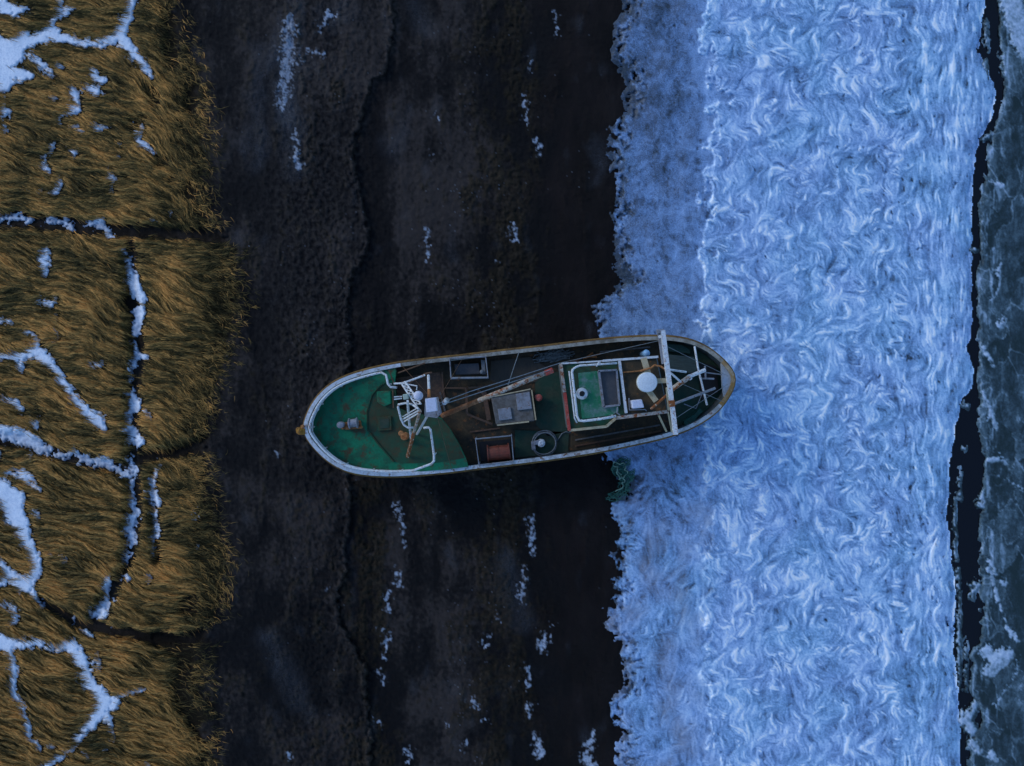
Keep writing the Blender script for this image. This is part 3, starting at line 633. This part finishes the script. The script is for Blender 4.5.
# stern bulwark lining, catching the sky
# decks
def inpoly(test, extra):
    pts_ = [(outl2[i][0], outl2[i][1]) for i in range(n) if test(outl[i])]
    return pts_
ins = inset(.15)
def unW(p, z): k = S * (1 - z / H); return np.array([p[0] / k + 512, 383 - p[1] / k])
def deck_poly(z, a, b):                 # the inner outline from rim index a to b in pixels at height z
    return [tuple(unW(ins[(a + k) % n], z)) for k in range((b - a) % n + 1)]
mb = MB(); mb.add([(*p[:2], 1.95) for p in ins], [tuple(range(n))]); P(mb, 'main_deck', DECK, boat)
FZ = 3.16
fp = deck_poly(FZ, near(468, 469), near(396, 364))
edge_f = [(396, 371), (394.8, 382), (396, 398), (398, 408), (410, 413), (430, 416), (441, 418), (450, 429), (459, 444), (466.5, 460)]
mb = MB(); mb.prism(fp + edge_f, 2.95, FZ); P(mb, 'foredeck', GREEN, boat)
mb = MB(); mb.prism([(382, 385), (395, 382), (396, 398), (398, 408), (410, 413), (430, 416), (441, 418.5), (450, 429.5), (459, 444.5), (464.5, 458), (436, 463), (400, 463.5), (393, 461), (380, 446), (368, 431), (368, 412), (372, 396)], FZ, FZ + .012)
P(mb, 'worn_deck_area', GREEN2, boat)
P(MB().tube([W(367.5, 430, FZ + .05), W(380, 446, FZ + .05), W(394, 462, FZ + .05)], .05, 6).tube([W(367.5, 430, FZ + .05), W(367, 411, FZ + .05), W(372, 395, FZ + .05), W(380, 386, FZ + .05), W(393, 378, FZ + .05)], .03, 6), 'deck_coaming', GREEN2, boat)
P(MB().prism([(376.5, 391.5), (390, 390.5), (391, 403.5), (384, 406.5), (377, 402)], FZ, FZ + .3), 'deck_locker', GREEN, boat, bevel=.04)
h_ = P(MB().prism([(377.5, 417), (391, 416), (391.5, 430), (378, 431)], FZ, FZ + .16), 'deck_hatch', GREEN2, boat, bevel=.02)
P(MB().prism([(380, 419.4), (388.6, 418.6), (389, 427.6), (380.4, 428.4)], FZ + .16, FZ + .19), 'hatch_lid', DECKG, h_)
# windlass on the foredeck
wl_ = P(MB().prism([(340.5, 423), (360.5, 420.5), (361.5, 427.5), (341.5, 429.5)], FZ, FZ + .12).prism([(345, 427), (362, 426), (362.2, 428.4), (345.3, 429.8)], FZ + .12, FZ + .3), 'windlass', RUST, boat, bevel=.02)
P(MB().lathe(W(342, 424.5, FZ + .12), [(.17, 0), (.17, .12), (.10, .17), (.10, .34), (.18, .4), (.18, .46), (.05, .5)], 18), 'capstan', GREYL, wl_, smooth=False)
P(MB().tube([W(348.5, 423.6, FZ + .42), W(357.5, 422.6, FZ + .42)], .23, 14).tube([W(349, 423.6, FZ + .42), W(350, 423.5, FZ + .42)], .29, 14).tube([W(356.6, 422.8, FZ + .42), W(357.6, 422.7, FZ + .42)], .29, 14), 'drum', GREYL, wl_)
P(MB().lathe(W(405.5, 436, FZ), [(.22, 0), (.22, .12), (.13, .16), (.13, .4), (.2, .46), (.16, .5)], 14).lathe(W(402, 433, FZ), [(.1, 0), (.1, .3), (.16, .32), (.1, .38)], 12), 'bollard', RUST, boat)
# deck rail round the foredeck
RT = 4.0
def railpts(dz, d, a, b):
    r = inset(d); return [np.array([*r[(a + k) % n][:2], max(FZ + .85, RZ[(a + k) % n] + dz)]) for k in range((b - a) % n + 1)]
rp = railpts(.12, .32, near(434, 474), near(384, 367))
rp = [W(423.5, 428, 4.2), W(428.5, 427.3, 4.2), W(430.5, 429.5, 4.2), W(434, 455, 4.2), W(434, 461, 4.2), W(431, 464, 4.2)] + rp[3:] + [W(386, 375, 4.2), W(388, 384, 4.2), W(390.5, 387, 4.2), W(397, 387.5, 4.2)]
rl = P(MB().tube(rp, .065, 8), 'railing', RAILW, boat, smooth=True)
for k in range(3, len(rp) - 2, 5):
    p = rp[k]; P(MB().tube([(p[0], p[1], FZ), p], .04, 6), 'rail_post', RAILW, rl)
lr = [np.array([p[0], p[1], p[2] - .4]) for p in rp[5:-4]]
P(MB().tube(lr, .035, 6), 'lower_rail', RAILW, rl, smooth=True)
P(MB().tube([W(313, 418, 3.5), W(312.5, 432, 3.4), W(319, 447, 3.5), W(316, 446, 4)], .03, 6).tube([W(319, 409, 3.6), W(314, 415, 3.5), W(313, 419, 3.5)], .03, 6), 'pipe_stay', RAILW, boat)

# ------ foremast: white tripod, lamp box, crow's platform, lattice
mast = P(MB().tube([W(447, 400, 2.0), W(446, 401, 5), W(444.5, 402.5, 9.0)], .17, 12, r1=.12), 'mast', WHITE, boat, smooth=True)
P(MB().prism([(425, 398), (438, 397), (441.5, 413), (437, 418), (424.5, 416)], 8.2, 8.28).tube([W(426, 399, 8.7), W(438, 398, 8.7), W(441, 412, 8.7), W(437, 417.5, 8.7), W(425, 416, 8.7)], .03, 6, closed=True), 'mast_platform', GREYL, mast)
P(MB().prism([(425.2, 399), (435.6, 397.6), (437, 411), (426.4, 412.4)], 8.95, 9.4), 'equipment_box', BOXW, mast, bevel=.02)
P(MB().lathe(W(418.8, 395.6, 7.6), [(.10, 0), (.20, .08), (.24, .2), (.20, .32), (.1, .38)], 16), 'mast_lamp', BLUEM if False else BOXW, mast, smooth=True)
P(MB().prism([(402.4, 394.5), (407.6, 393.6), (408.6, 399), (403.4, 400)], 7.0, 7.35), 'floodlight', worn('pale green lamp', (.38, .48, .40), (.28, .34, .30), 3, .5, .7), mast, bevel=.03)
lt = MB()
A, B = W(401, 383, 6.6), W(417.5, 407.5, 7.6); A2, B2 = W(405, 381.5, 6.6), W(421, 404, 7.6)
lt.tube([A, B], .045, 6).tube([A2, B2], .045, 6)
for k in range(7):
    f0, f1 = k / 7, (k + 1) / 7; lt.tube([A + (B - A) * f0, A2 + (B2 - A2) * f1], .025, 5).tube([A2 + (B2 - A2) * f0, A + (B - A) * f0], .025, 5)
P(lt, 'lattice_arm', RAILW, mast)
P(MB().tube([W(394, 383.6, 6.4), W(403, 383.2, 6.6), W(425, 375, 6.6)], .05, 7).tube([W(406, 384, 6.6), W(417, 386, 6.8), W(416.5, 390, 6.9)], .035, 6), 'cross_arm', RAILW, mast)
P(MB().tube([W(394, 397, 7), W(402, 396.4, 7)], .03, 6).tube([W(394, 399.4, 7), W(402, 398.4, 7)], .03, 6), 'lamp_bracket', RAILW, mast)
P(MB().tube([W(418.5, 409, 8.2), W(412, 404.2, 7.2), W(405, 403, 6.8), W(398.5, 404.5, 6.6), W(398, 407, 6.5), W(401, 419, 6.2), W(404, 425, 6.0), W(408, 427.6, 6.0), W(414, 427.4, 6.0)], .055, 8), 'hoop_rail', RAILW, mast, smooth=True)
P(MB().tube([W(401.6, 420, 5.9), W(420, 409.6, 8.0)], .04, 6).tube([W(402.6, 422.4, 5.9), W(421, 411.6, 8.0)], .04, 6).tube([W(403, 416.6, 6), W(418, 407.6, 8.0)], .03, 6), 'ladder', RAILW, mast)
P(MB().tube([W(407.6, 401, 7.6), W(409, 420, 5.6), W(411.5, 443, 3.2)], .065, 8), 'mast_leg', RAILW, mast)
P(MB().tube([W(427, 416.5, 8.0), W(417, 434, 3.2)], .065, 8), 'mast_leg', RAILW, mast)
P(MB().tube([W(420, 411, 8.2), W(415.5, 427, 5.9), W(413.6, 433, 5.0)], .075, 8), 'mast_leg', RUSTW, mast)
P(MB().tube([W(414, 432, 5.1), W(407.6, 456.6, 3.3)], .10, 8), 'derrick_foot', RUSTP, mast)
P(MB().tube([W(428.4, 375.5, 4.2), W(429, 390, 5.2)], .075, 8), 'side_strut', RAILW, mast)
P(MB().tube([W(429, 390, 5.2), W(429.2, 398, 6.0)], .085, 8), 'side_strut_end', RUST, mast)
P(MB().tube([W(400, 389, 2.4), W(424.6, 374, 3.6)], .04, 6).tube([W(398, 373, 3.3), W(425, 363, 3.4)], .04, 6).tube([W(389, 370, 3.6), W(396, 389, 3.4)], .035, 6).tube([W(392.6, 387, 3.4), W(393.4, 408, 3.4)], .035, 6).tube([W(424, 374, 3.6), W(432, 372.5, 3.6)], .05, 6), 'stay_frame', DRUST, boat)
# cargo boom in rust and white sections
b_a, b_b = W(441, 416, 5.2), W(553, 370, 5.4)
def bl(f): return b_a + (b_b - b_a) * f
bm_ = P(MB().tube([bl(0), bl(.04), bl(.33)], .13, 10), 'boom', BOOMR, boat, smooth=True)
P(MB().tube([bl(.33), bl(.93)], .125, 10), 'boom_middle', RUSTW, bm_, smooth=True)
P(MB().tube([bl(.93), bl(1.0)], .15, 10), 'boom_tip', REDP, bm_, smooth=True)
P(MB().tube([W(438, 403.6, 8.6), W(470, 391.5, 7), W(520, 376, 5.9), W(560, 363, 5.2)], .025, 5).tube([W(438, 406, 8.6), W(472, 395, 7), W(515, 381, 5.9), W(552, 369.4, 5.5)], .025, 5).tube([W(519, 352, 3.2), W(508, 385, 5.0)], .022, 5), 'rigging_wire', WIRE, bm_)

# ------ well deck fittings
bx_ = P(MB().tube([W(449.5, 358.5, 3.1), W(451.2, 378, 3.1), W(488, 377.5, 3.1), W(485.6, 356.5, 3.1)], .06, 6, closed=True), 'side_pen', GREYL, boat)
P(MB().beam(W(450.6, 379, 2.8), W(488.6, 378, 2.8), .05, .5).beam(W(450, 360, 2.8), W(451, 378, 2.8), .04, .5).beam(W(486, 358, 2.8), W(488, 377, 2.8), .04, .5), 'pen_board', GREYL, bx_)
P(MB().prism([(454, 364), (479, 363), (480, 374), (455, 375)], 1.95, 2.5), 'pen_box', DGLASS, bx_, bevel=.03)
P(MB().prism([(481, 360), (484.6, 360), (485.6, 374), (482, 374.6)], 2.0, 2.7).lathe(W(482, 372, 2.5), [(.12, 0), (.12, .4), (.06, .45)], 10), 'pen_pipe', WIRE, bx_)
hc = P(MB().prism([(491, 397.5), (530.5, 389.5), (535, 421), (496, 425)], 1.95, 2.75), 'cargo_hatch', HATCHM, boat, bevel=.05)
P(MB().prism([(515.6, 394), (529.6, 391.8), (532, 408.6), (517.6, 410.4)], 2.75, 2.88), 'hatch_lid', GREYL, hc, bevel=.02)
P(MB().prism([(497.6, 409), (510.6, 407.2), (512.4, 419), (499.4, 420.6)], 2.75, 2.86), 'hatch_lid', GREYL, hc, bevel=.02)
P(MB().beam(W(497, 425.2, 2.78), W(529, 421.6, 2.78), .08).beam(W(531.6, 390, 2.78), W(535.8, 420, 2.78), .07).beam(W(491, 397, 2.78), W(530.6, 389, 2.78), .06), 'hatch_batten', CREAM, hc)
P(MB().lathe(W(538.5, 397.5, 2.2), [(.16, 0), (.2, .15), (.2, .45), (.1, .5)], 12).beam(W(535, 396, 2.5), W(541, 399, 2.5), .18), 'valve', REDP, boat)
for a, b_, w in (((466, 388), (467, 414), .12), ((468, 388), (490, 386), .1), ((467, 414), (492, 424), .12), ((476, 388), (490, 400), .10), ((484, 392), (489, 420), .25), ((442, 372), (444, 398), .08), ((444, 388), (466, 388), .07)):
    P(MB().beam(W(*a, 2.15), W(*b_, 2.2), w, .12), 'deck_beam', DRUST, boat)
P(MB().prism([(491, 361), (530, 357), (549, 369), (536, 382), (500, 386), (490, 380)], 1.95, 2.03), 'deck_cover', worn('brown boards', (.060, .045, .026), (.034, .030, .022), .9, .45, .65, None, stretch=(3, .6, 1)), boat)
P(MB().prism([(535, 376), (562, 371), (569, 431), (548, 436), (536, 425)], 1.95, 2.02).prism([(515, 430), (569, 432), (568, 452), (515, 458)], 1.96, 2.02), 'green_planking', DECKG, boat)
# grey pipe frame over the engine opening with the red drum
fr_ = P(MB().tube([W(475.5, 439, 3.1), W(511.5, 435.6, 3.1), W(513.6, 461.6, 3.05), W(479, 465, 3.05)], .045, 6, closed=True), 'pipe_frame', GREYL, boat)
for p in ((475.5, 439), (511.5, 435.6), (513.6, 461), (479, 464.4)):
    q = W(*p, 3.1); P(MB().tube([(q[0], q[1], 1.95), q], .04, 6), 'frame_post', GREYL, fr_)
P(MB().prism([(479, 442), (510, 439), (511.5, 459), (481, 462)], 1.95, 2.0), 'frame_floor', BLACKM, fr_)
dr = P(MB().tube([W(487.5, 454, 2.4), W(488.5, 453.9, 2.4), W(509, 451.8, 2.4), W(510, 451.6, 2.4)], .42, 18).tube([W(487.5, 454, 2.4), W(488.7, 453.9, 2.4)], .5, 18).tube([W(508.6, 451.8, 2.4), W(510, 451.6, 2.4)], .5, 18).tube([W(497.5, 453, 2.4), W(498.5, 452.9, 2.4)], .45, 18), 'winch_drum', REDR, boat)
# folded bulwark gate on the upper side, low walkway
P(MB().prism([(396, 378), (440, 372), (446, 398), (398, 406)], 1.96, 2.02), 'walkway', DRUST, boat)

# ------ wheelhouse
WZ = 4.5
wh_poly = [(561, 364), (619, 359.5), (657, 356.5), (668, 411), (640, 414), (616, 417.5), (606.5, 426), (569.5, 430)]
wh = P(MB().prism(wh_poly, 1.95, WZ - .05), 'wheelhouse', worn('wheelhouse wall', (.16, .19, .19), (.08, .085, .08), .8, .45, .65, (.14, .06, .02), .58, .7), boat)
P(MB().prism([(562, 365), (619, 360.5), (626, 413.5), (616, 416.5), (606, 425), (570, 429)], WZ - .05, WZ), 'roof', GREEN2, wh)
P(MB().prism([(578, 373), (615, 369), (619, 411), (612, 415), (582, 419)], WZ, WZ + .03), 'roof_patch', ROOFG, wh)
P(MB().prism([(620, 360.5), (656, 357.8), (667, 410.5), (627, 413.6)], WZ - .05, WZ), 'aft_roof', DECK, wh)
P(MB().beam(W(560.6, 363.5, WZ + .06), W(564.6, 392, WZ + .06), .16, .2), 'roof_edge', RUSTW, wh)
P(MB().beam(W(564.7, 392.5, WZ + .06), W(569.3, 430.5, WZ + .06), .16, .2), 'red_edge', REDP, wh)
P(MB().beam(W(569.3, 430.3, WZ + .05), W(606.5, 426.4, WZ + .05), .13, .16).beam(W(606.5, 426.3, WZ + .05), W(615.6, 418.2, WZ + .05), .13, .16), 'yellow_edge', CREAM, wh)
P(MB().beam(W(615.6, 418, WZ + .05), W(668, 411.4, WZ + .05), .17, .18), 'roof_edge', RUSTW, wh)
P(MB().beam(W(561, 363.6, WZ + .05), W(603, 361, WZ + .05), .08, .12).beam(W(603, 360.8, WZ + .05), W(658, 356.8, WZ + .05), .12, .14), 'roof_edge', RAILW, wh)
P(MB().beam(W(619.3, 361, WZ + .08), W(626, 413, WZ + .08), .14, .2), 'roof_bar', RAILW, wh)
RR = WZ + .75
rr = P(MB().tube([W(573, 369, RR), W(576, 367, RR), W(580, 365.5, RR), W(600, 364.2, RR), W(617, 363, RR)], .055, 7).tube([W(573, 369, RR), W(572, 372, RR), W(577, 416, RR), W(579, 420.5, RR), W(583, 421, RR), W(600, 419, RR), W(616, 416, RR)], .07, 7).tube([W(569, 371, RR - .3), W(574.6, 418, RR - .3), W(577, 423, RR - .3)], .04, 6).tube([W(596, 366, RR), W(600, 362, RR)], .06, 6), 'roof_railing', RAILW, wh, smooth=True)
for p in ((573, 370), (574.5, 392), (577, 416), (583, 420.6), (600, 418.6), (614, 416), (580, 365.6), (598, 364.4), (616, 363)):
    q = W(*p, RR); P(MB().tube([(q[0], q[1], WZ), q], .04, 6), 'rail_post', RAILW, rr)
mb = MB(); c0 = W(581.6, 393.6, WZ + .03)
mb.lathe(c0, [(.30, 0), (.32, .12), (.29, .22), (.15, .26)], 20); vt = P(mb, 'roof_vent', RAILW, wh, smooth=False)
P(MB().lathe(c0 + (0, 0, .255), [(.15, 0), (.14, .02)], 18), 'vent_opening', BLACKM, vt)
sk = P(MB().beam(W(598.6, 371, WZ + .15), W(603.4, 407, WZ + .15), .12, .25).beam(W(616.4, 370, WZ + .15), W(619.4, 404.6, WZ + .15), .09, .25).beam(W(598.4, 371, WZ + .15), W(616.6, 369.8, WZ + .15), .10, .25).beam(W(603.2, 406.8, WZ + .15), W(619.6, 404.8, WZ + .15), .10, .25), 'skylight_frame', GREYL, wh)
P(MB().prism([(599.4, 371.6), (616, 370.4), (619, 404), (603.6, 406)], WZ + .03, WZ + .08), 'skylight_pane', DGLASS, sk)
for k in (375, 384, 393):                              # wheelhouse front windows, seen edge-on
    p, q = W(561 + (k - 364) * .125 - .4, k, WZ), W(561 + (k + 6 - 364) * .125 - .4, k + 6, WZ)
    P(MB().hexa([p + (-.02, 0, -1.1), p + (.05, 0, -1.1), q + (.05, 0, -1.1), q + (-.02, 0, -1.1)], [p + (-.02, 0, -.35), p + (.05, 0, -.35), q + (.05, 0, -.35), q + (-.02, 0, -.35)]), 'window', DGLASS, wh)
# radome on a cross of cream arms
P(MB().beam(W(643.6, 358, 5.1), W(649, 377, 5.1), .30, .14), 'radar_arm', CREAM, wh)
P(MB().beam(W(655, 381, 5.1), W(668, 380.5, 5.1), .26, .14), 'radar_arm', CREAM, wh)
P(MB().beam(W(648, 390, 5.1), W(656, 401, 5.1), .28, .14), 'radar_arm', CREAM, wh)
rd = P(MB().lathe(W(645.8, 382.2, 5.0), [(.18, -.5), (.2, 0), (.48, .1), (.52, .16), (.52, .42), (.49, .47), (.3, .51), (.05, .53)], 32), 'radome', worn('radome white', (.66, .74, .80), (.56, .64, .70), 1.2, .5, .7, None, .4), wh)
P(MB().lathe(W(645.8, 382.2, 5.0), [(.535, .12), (.535, .2)], 32), 'radome_rim', CREAM, rd)
P(MB().lathe(W(646, 353.4, 3.2), [(.17, -1.2), (.17, 0), (.21, .1), (.15, .22), (.05, .28)], 12), 'blue_vent', BLUEM, boat, smooth=True)
lk = P(MB().prism([(631.5, 400.5), (642, 399.3), (644.4, 407.6), (632.6, 408.8)], WZ, WZ + .55), 'roof_locker', BOXW, wh, bevel=.04)
P(MB().tube([W(617.5, 407, WZ + .4), W(617, 413, WZ + .4), W(620, 415, WZ + .4)], .035, 6).tube([W(629, 398, WZ + .2), W(629.4, 410, WZ + .2), W(645, 409.4, WZ + .2), W(646.6, 411, WZ + .2)], .03, 6), 'handrail', GREYL, wh)
P(MB().tube([W(622, 372.5, WZ + .1), W(640, 371, WZ + .1)], .035, 6).tube([W(640, 371, 5.2), W(651, 368, 5.3), W(654.5, 365.2, 5.3), W(661, 366.5, 5.3), W(666, 370, 5.4)], .055, 7), 'rusty_pipe', RUST, wh)
# ------ stern gantry
GT = 6.4
gn = P(MB().beam(W(662.6, 330.5, GT), W(675.6, 434.5, GT), .22, .22), 'gantry', RAILW, boat)
P(MB().beam(W(658.6, 330, GT - .2), W(663.6, 364, GT - .2), .16, .16).beam(W(657, 331.5, GT), W(664, 331, GT), .2, .2), 'gantry_beam', GREYL, gn)
P(MB().tube([W(660, 336.5, GT), W(661, 341.5, 3.0)], .09, 8), 'gantry_leg', RAILW, gn)
P(MB().tube([W(674.8, 430, GT), W(673, 425.5, 3.0)], .09, 8), 'gantry_leg', RAILW, gn)
P(MB().prism([(669.4, 400.6), (674.6, 400), (675.4, 406.4), (670.2, 407)], GT - .16, GT + .14), 'joint', RUSTP, gn)
P(MB().tube([W(666.6, 388, GT - .4), W(668.5, 410, 4.6)], .05, 6).tube([W(668, 412, 4.5), W(672, 432, 3.4)], .05, 6), 'gantry_stay', CREAM, gn)
P(MB().tube([W(658.6, 415, 4.4), W(666.4, 431.4, 3.0)], .06, 6), 'gantry_stay', CREAM, gn)
P(MB().tube([W(664.6, 368, 5.9), W(673, 375, 5.8), W(681, 382, 5.6)], .055, 7).tube([W(668, 369.4, 5.6), W(686, 372, 5.0)], .06, 7), 'gantry_brace', RAILW, gn)
ab = P(MB().tube([W(651, 409, 4.9), W(667, 395, 5.3), W(683, 381.5, 5.6)], .075, 8), 'aft_boom', RUSTP, boat)
P(MB().tube([W(671.5, 389.5, 5.35), W(690, 376.5, 5.6)], .13, 8), 'boom_middle', RUSTW, ab)
P(MB().tube([W(688, 377, 5.6), W(705, 370, 5.4)], .10, 8).beam(W(688, 375, 5.6), W(691, 379.6, 5.6), .14), 'boom_end', RAILW, ab)
P(MB().tube([W(674.6, 403.6, 5.6), W(715, 388.2, 4.8)], .07, 8), 'spar', GREYL, boat)
P(MB().tube([W(694.6, 346.5, 3.5), W(698, 368, 3.9), W(707, 405, 3.5)], .055, 7), 'aft_rail', RAILW, boat)
P(MB().tube([W(697, 371.5, 3.9), W(722, 374.6, 3.4)], .035, 6), 'aft_pipe', GREYL, boat)
P(MB().tube([W(702, 378.4, 3.7), W(714, 378.8, 3.6)], .05, 6).tube([W(705, 366, 3.8), W(705.6, 378.5, 3.7)], .05, 6), 'aft_pipe', GREYL, boat)
P(MB().tube([W(684, 404, 2.6), W(696, 408.5, 2.6), W(702, 394, 2.8)], .03, 6), 'aft_pipe', GREYL, boat)
P(MB().prism([(667.5, 354.5), (694.5, 357), (697, 371), (690, 372.6), (669.6, 370)], 1.96, 2.9), 'aft_locker', PLANK, boat)
P(MB().prism(deck_poly(2.05, near(667, 337), near(690, 428.4)) + [(674, 428)], 1.97, 2.05), 'aft_deck', DECKG, boat)
P(MB().prism([(699, 362), (716, 366), (719, 392), (702, 400)], 2.05, 2.3), 'aft_grating', BLACKM, boat)
P(MB().prism([(668, 344), (682, 345), (690, 350), (690, 353.6), (668, 351)], 2.05, 2.4), 'net_bin', worn('teal net', (.010, .07, .05), (.02, .035, .025), 3, .45, .6), boat)
P(MB().prism([(684, 421.6), (694, 415), (700, 408), (703, 411), (694, 421), (685, 426)], 2.05, 2.5), 'net_bin', worn('dark teal net', (.008, .09, .065), (.02, .035, .025), 3, .45, .6), boat)
P(MB().prism([(721.5, 362.5), (731.6, 371.5), (735, 378), (731, 387), (724.5, 397), (722.6, 385)], 2.9, 3.12), 'lit_bulwark_panel', worn('lit stern panel', (.42, .50, .58), (.28, .30, .30), 1, .5, .7), boat)  # slab whose pale blue paints the lit inner face of the stern bulwark

for a, b_ in (((432, 399, 8.9), (401, 364.6, 3.2)), ((436, 412, 8.9), (452, 470.4, 3.1)), ((438, 400, 8.6), (463, 357.6, 3.0))):
    P(MB().tube([W(*a), W(*b_)], .012, 4), 'shroud', DRUST, mast)
for a, b_ in (((664, 345, 6.4), (728, 376, 3.4)), ((673, 420, 6.4), (728, 384, 3.4)), ((560, 363, 5.2), (662, 340, 6.3)), ((680, 383, 5.6), (724, 402, 3.3))):
    P(MB().tube([W(*a), W(*b_)], .013, 4), 'stay_wire', WIRE, gn)
for k, (x0, y0, x1, y1) in enumerate(((575, 440, 660, 425), (575, 446, 661, 431), (440, 392, 446, 415), (500, 428, 470, 432), (600, 352, 650, 347))):
    P(MB().beam(W(x0, y0, 2.03), W(x1, y1, 2.03), .09, .06), 'deck_batten', DRUST if k % 2 else HATCHM, boat)
# ------ loose things aboard
hb = W(544, 443.2, 2.02)
hose = thing('hose_coil', hb, 'ring of pale hose lying on the dark deck around a small pump', 'hose')
pts_ = []
for k in range(110):
    a = k * .2; r = .72 - .0009 * k + .04 * math.sin(a * 1.7); pts_.append((hb[0] + r * math.cos(a), hb[1] + r * math.sin(a) , 2.07 + .0022 * k))
e0 = pts_[-1]
P(MB().tube(pts_, .032, 6), 'coil', WIRE, hose, smooth=True)
P(MB().tube([(hb[0] + .72, hb[1] + .1, 2.07), W(562, 433.5, 2.07), W(566, 431.6, 2.07), W(571, 433, 2.07)], .03, 6), 'hose_end', WIRE, hose, smooth=True)
pm = thing('deck_pump', W(538, 443.5, 2.02), 'small whitish pump standing inside the coiled hose', 'pump')
P(MB().prism([(531, 441.6), (535, 441), (536, 449.6), (532, 450.4)], 2.02, 2.3).beam(W(534, 443, 2.4), W(542, 441.5, 2.4), .25, .2), 'base', GREYL, pm, bevel=.03)
P(MB().lathe(W(541, 442.6, 2.05), [(.2, 0), (.24, .2), (.22, .42), (.1, .5)], 14), 'motor', RAILW, pm)
def debris(pts, r, mat, name, label, cat, z=2.06):
    b = W(*pts[0][0], z); o = MB()
    for ln in pts: o.tube([W(x, y, z + .03 * i) for i, (x, y) in enumerate(ln)], r, 6)
    ob = o.build(name, mat, None, base=b); ob['label'] = label; ob['category'] = cat; return ob
debris([[(583, 358.6), (590, 356.6), (601, 353.6)], [(586, 357.6), (593, 352.6)], [(590, 356.8), (597, 357)]], .05, RUST, 'rusty_pipe_scrap', 'orange rusty scrap rods on the side deck above the wheelhouse', 'scrap', 2.1)
debris([[(570, 362), (576, 360.6), (580, 359)], [(552, 350.5), (566, 356)]], .06, DRUST, 'scrap_bar', 'dark rusty bars left of the orange rods on the side deck', 'scrap', 2.1)
rngd = random.Random(5)
ob = MB(); hp = []
for k in range(120):
    x = rngd.uniform(534, 574); y = rngd.uniform(350.5, 361) - (x - 550) * .12; hp.append(W(x * .6 + 554 * .4 + 10 * math.sin(k * .7), y, 2.0 + rngd.uniform(.02, .25)))
ob.tube(hp, .035, 5)
o_ = ob.build('net_heap', worn('bleached netting', (.17, .19, .19), (.05, .06, .055), 4, .45, .6), None, base=W(554, 355, 2)); o_['label'] = 'tangled heap of bleached netting by the upper bulwark'; o_['category'] = 'net'
# ------ green net and rope on the ice below the boat
nb = W(626, 478, .1)
ob = MB()
net = [(616, 462), (622, 460), (620, 466), (614, 464), (615, 472), (621, 476), (627, 472), (628, 478), (620, 481), (624, 486), (622, 490), (617, 494), (612, 497), (606, 496)]
def wob(pts, k, z, amp):
    p = resample(pts, 60); return [W(x + amp * math.sin(i * .55 + k), y + amp * math.cos(i * .43 + k * 2), z + .05 * math.sin(i * .8 + k)) for i, (x, y) in enumerate(p)]
for k in range(14): ob.tube(wob([(x + 3 + (k % 7 - 3) * 1.3, y + (k // 7) * 2 - 1) for x, y in net], k, .2 + .015 * k, 2.4 + .1 * k), .018, 4)
netm = ob.build('fishing_net', TEALR, None, base=nb); netm['label'] = 'tangle of dark teal fishing net on the ice below the hull'; netm['category'] = 'net'
ob = MB(); ob.tube(wob([(613, 462), (618, 470), (624, 480), (622, 487), (615, 492)], 2, .36, 1.1), .035, 6).tube(wob([(616, 463), (624, 464), (627, 474), (620, 480), (617, 472)], 5, .38, 1.0), .035, 6)
rp_ = ob.build('rope', GROPE, None, base=W(618, 470, .3)); rp_['label'] = 'pale green rope looped over the teal net beside the hull'; rp_['category'] = 'rope'
#@@B1

# ------------------------------------------------------------------ light, sky, camera
SUN_EL, SUN_AZ = R(28), R(-60)          # azimuth clockwise from +Y
wld = bpy.data.worlds.new('World'); bpy.context.scene.world = wld; wld.use_nodes = True
nt = wld.node_tree; sky = nt.nodes.new('ShaderNodeTexSky'); sky.sky_type = 'NISHITA'; sky.sun_disc = False
sky.sun_elevation = SUN_EL; sky.sun_rotation = SUN_AZ; sky.ozone_density = 5.0; sky.dust_density = 0.3; sky.air_density = 1.0
nt.links.new(sky.outputs[0], nt.nodes['Background'].inputs[0]); nt.nodes['Background'].inputs[1].default_value = 0.12
sl_ = bpy.data.lights.new('sun', 'SUN'); sl_.energy = .55; sl_.angle = R(18); sl_.color = (1, .93, .84)
so = bpy.data.objects.new('sun', sl_); C.objects.link(so)
so.rotation_euler = (math.pi / 2 - SUN_EL, 0, math.pi - SUN_AZ)
so.location = (0, 0, 60)
cam = bpy.data.cameras.new('camera'); cam.lens = 24; cam.sensor_width = 36; cam.clip_end = 3000
co = bpy.data.objects.new('camera', cam); C.objects.link(co); co.location = (0, 0, H)
sc_ = bpy.context.scene; sc_.camera = co
sc_.view_settings.view_transform = 'Standard'; sc_.view_settings.look = 'None'; sc_.view_settings.exposure = 0.88; sc_.view_settings.gamma = 1
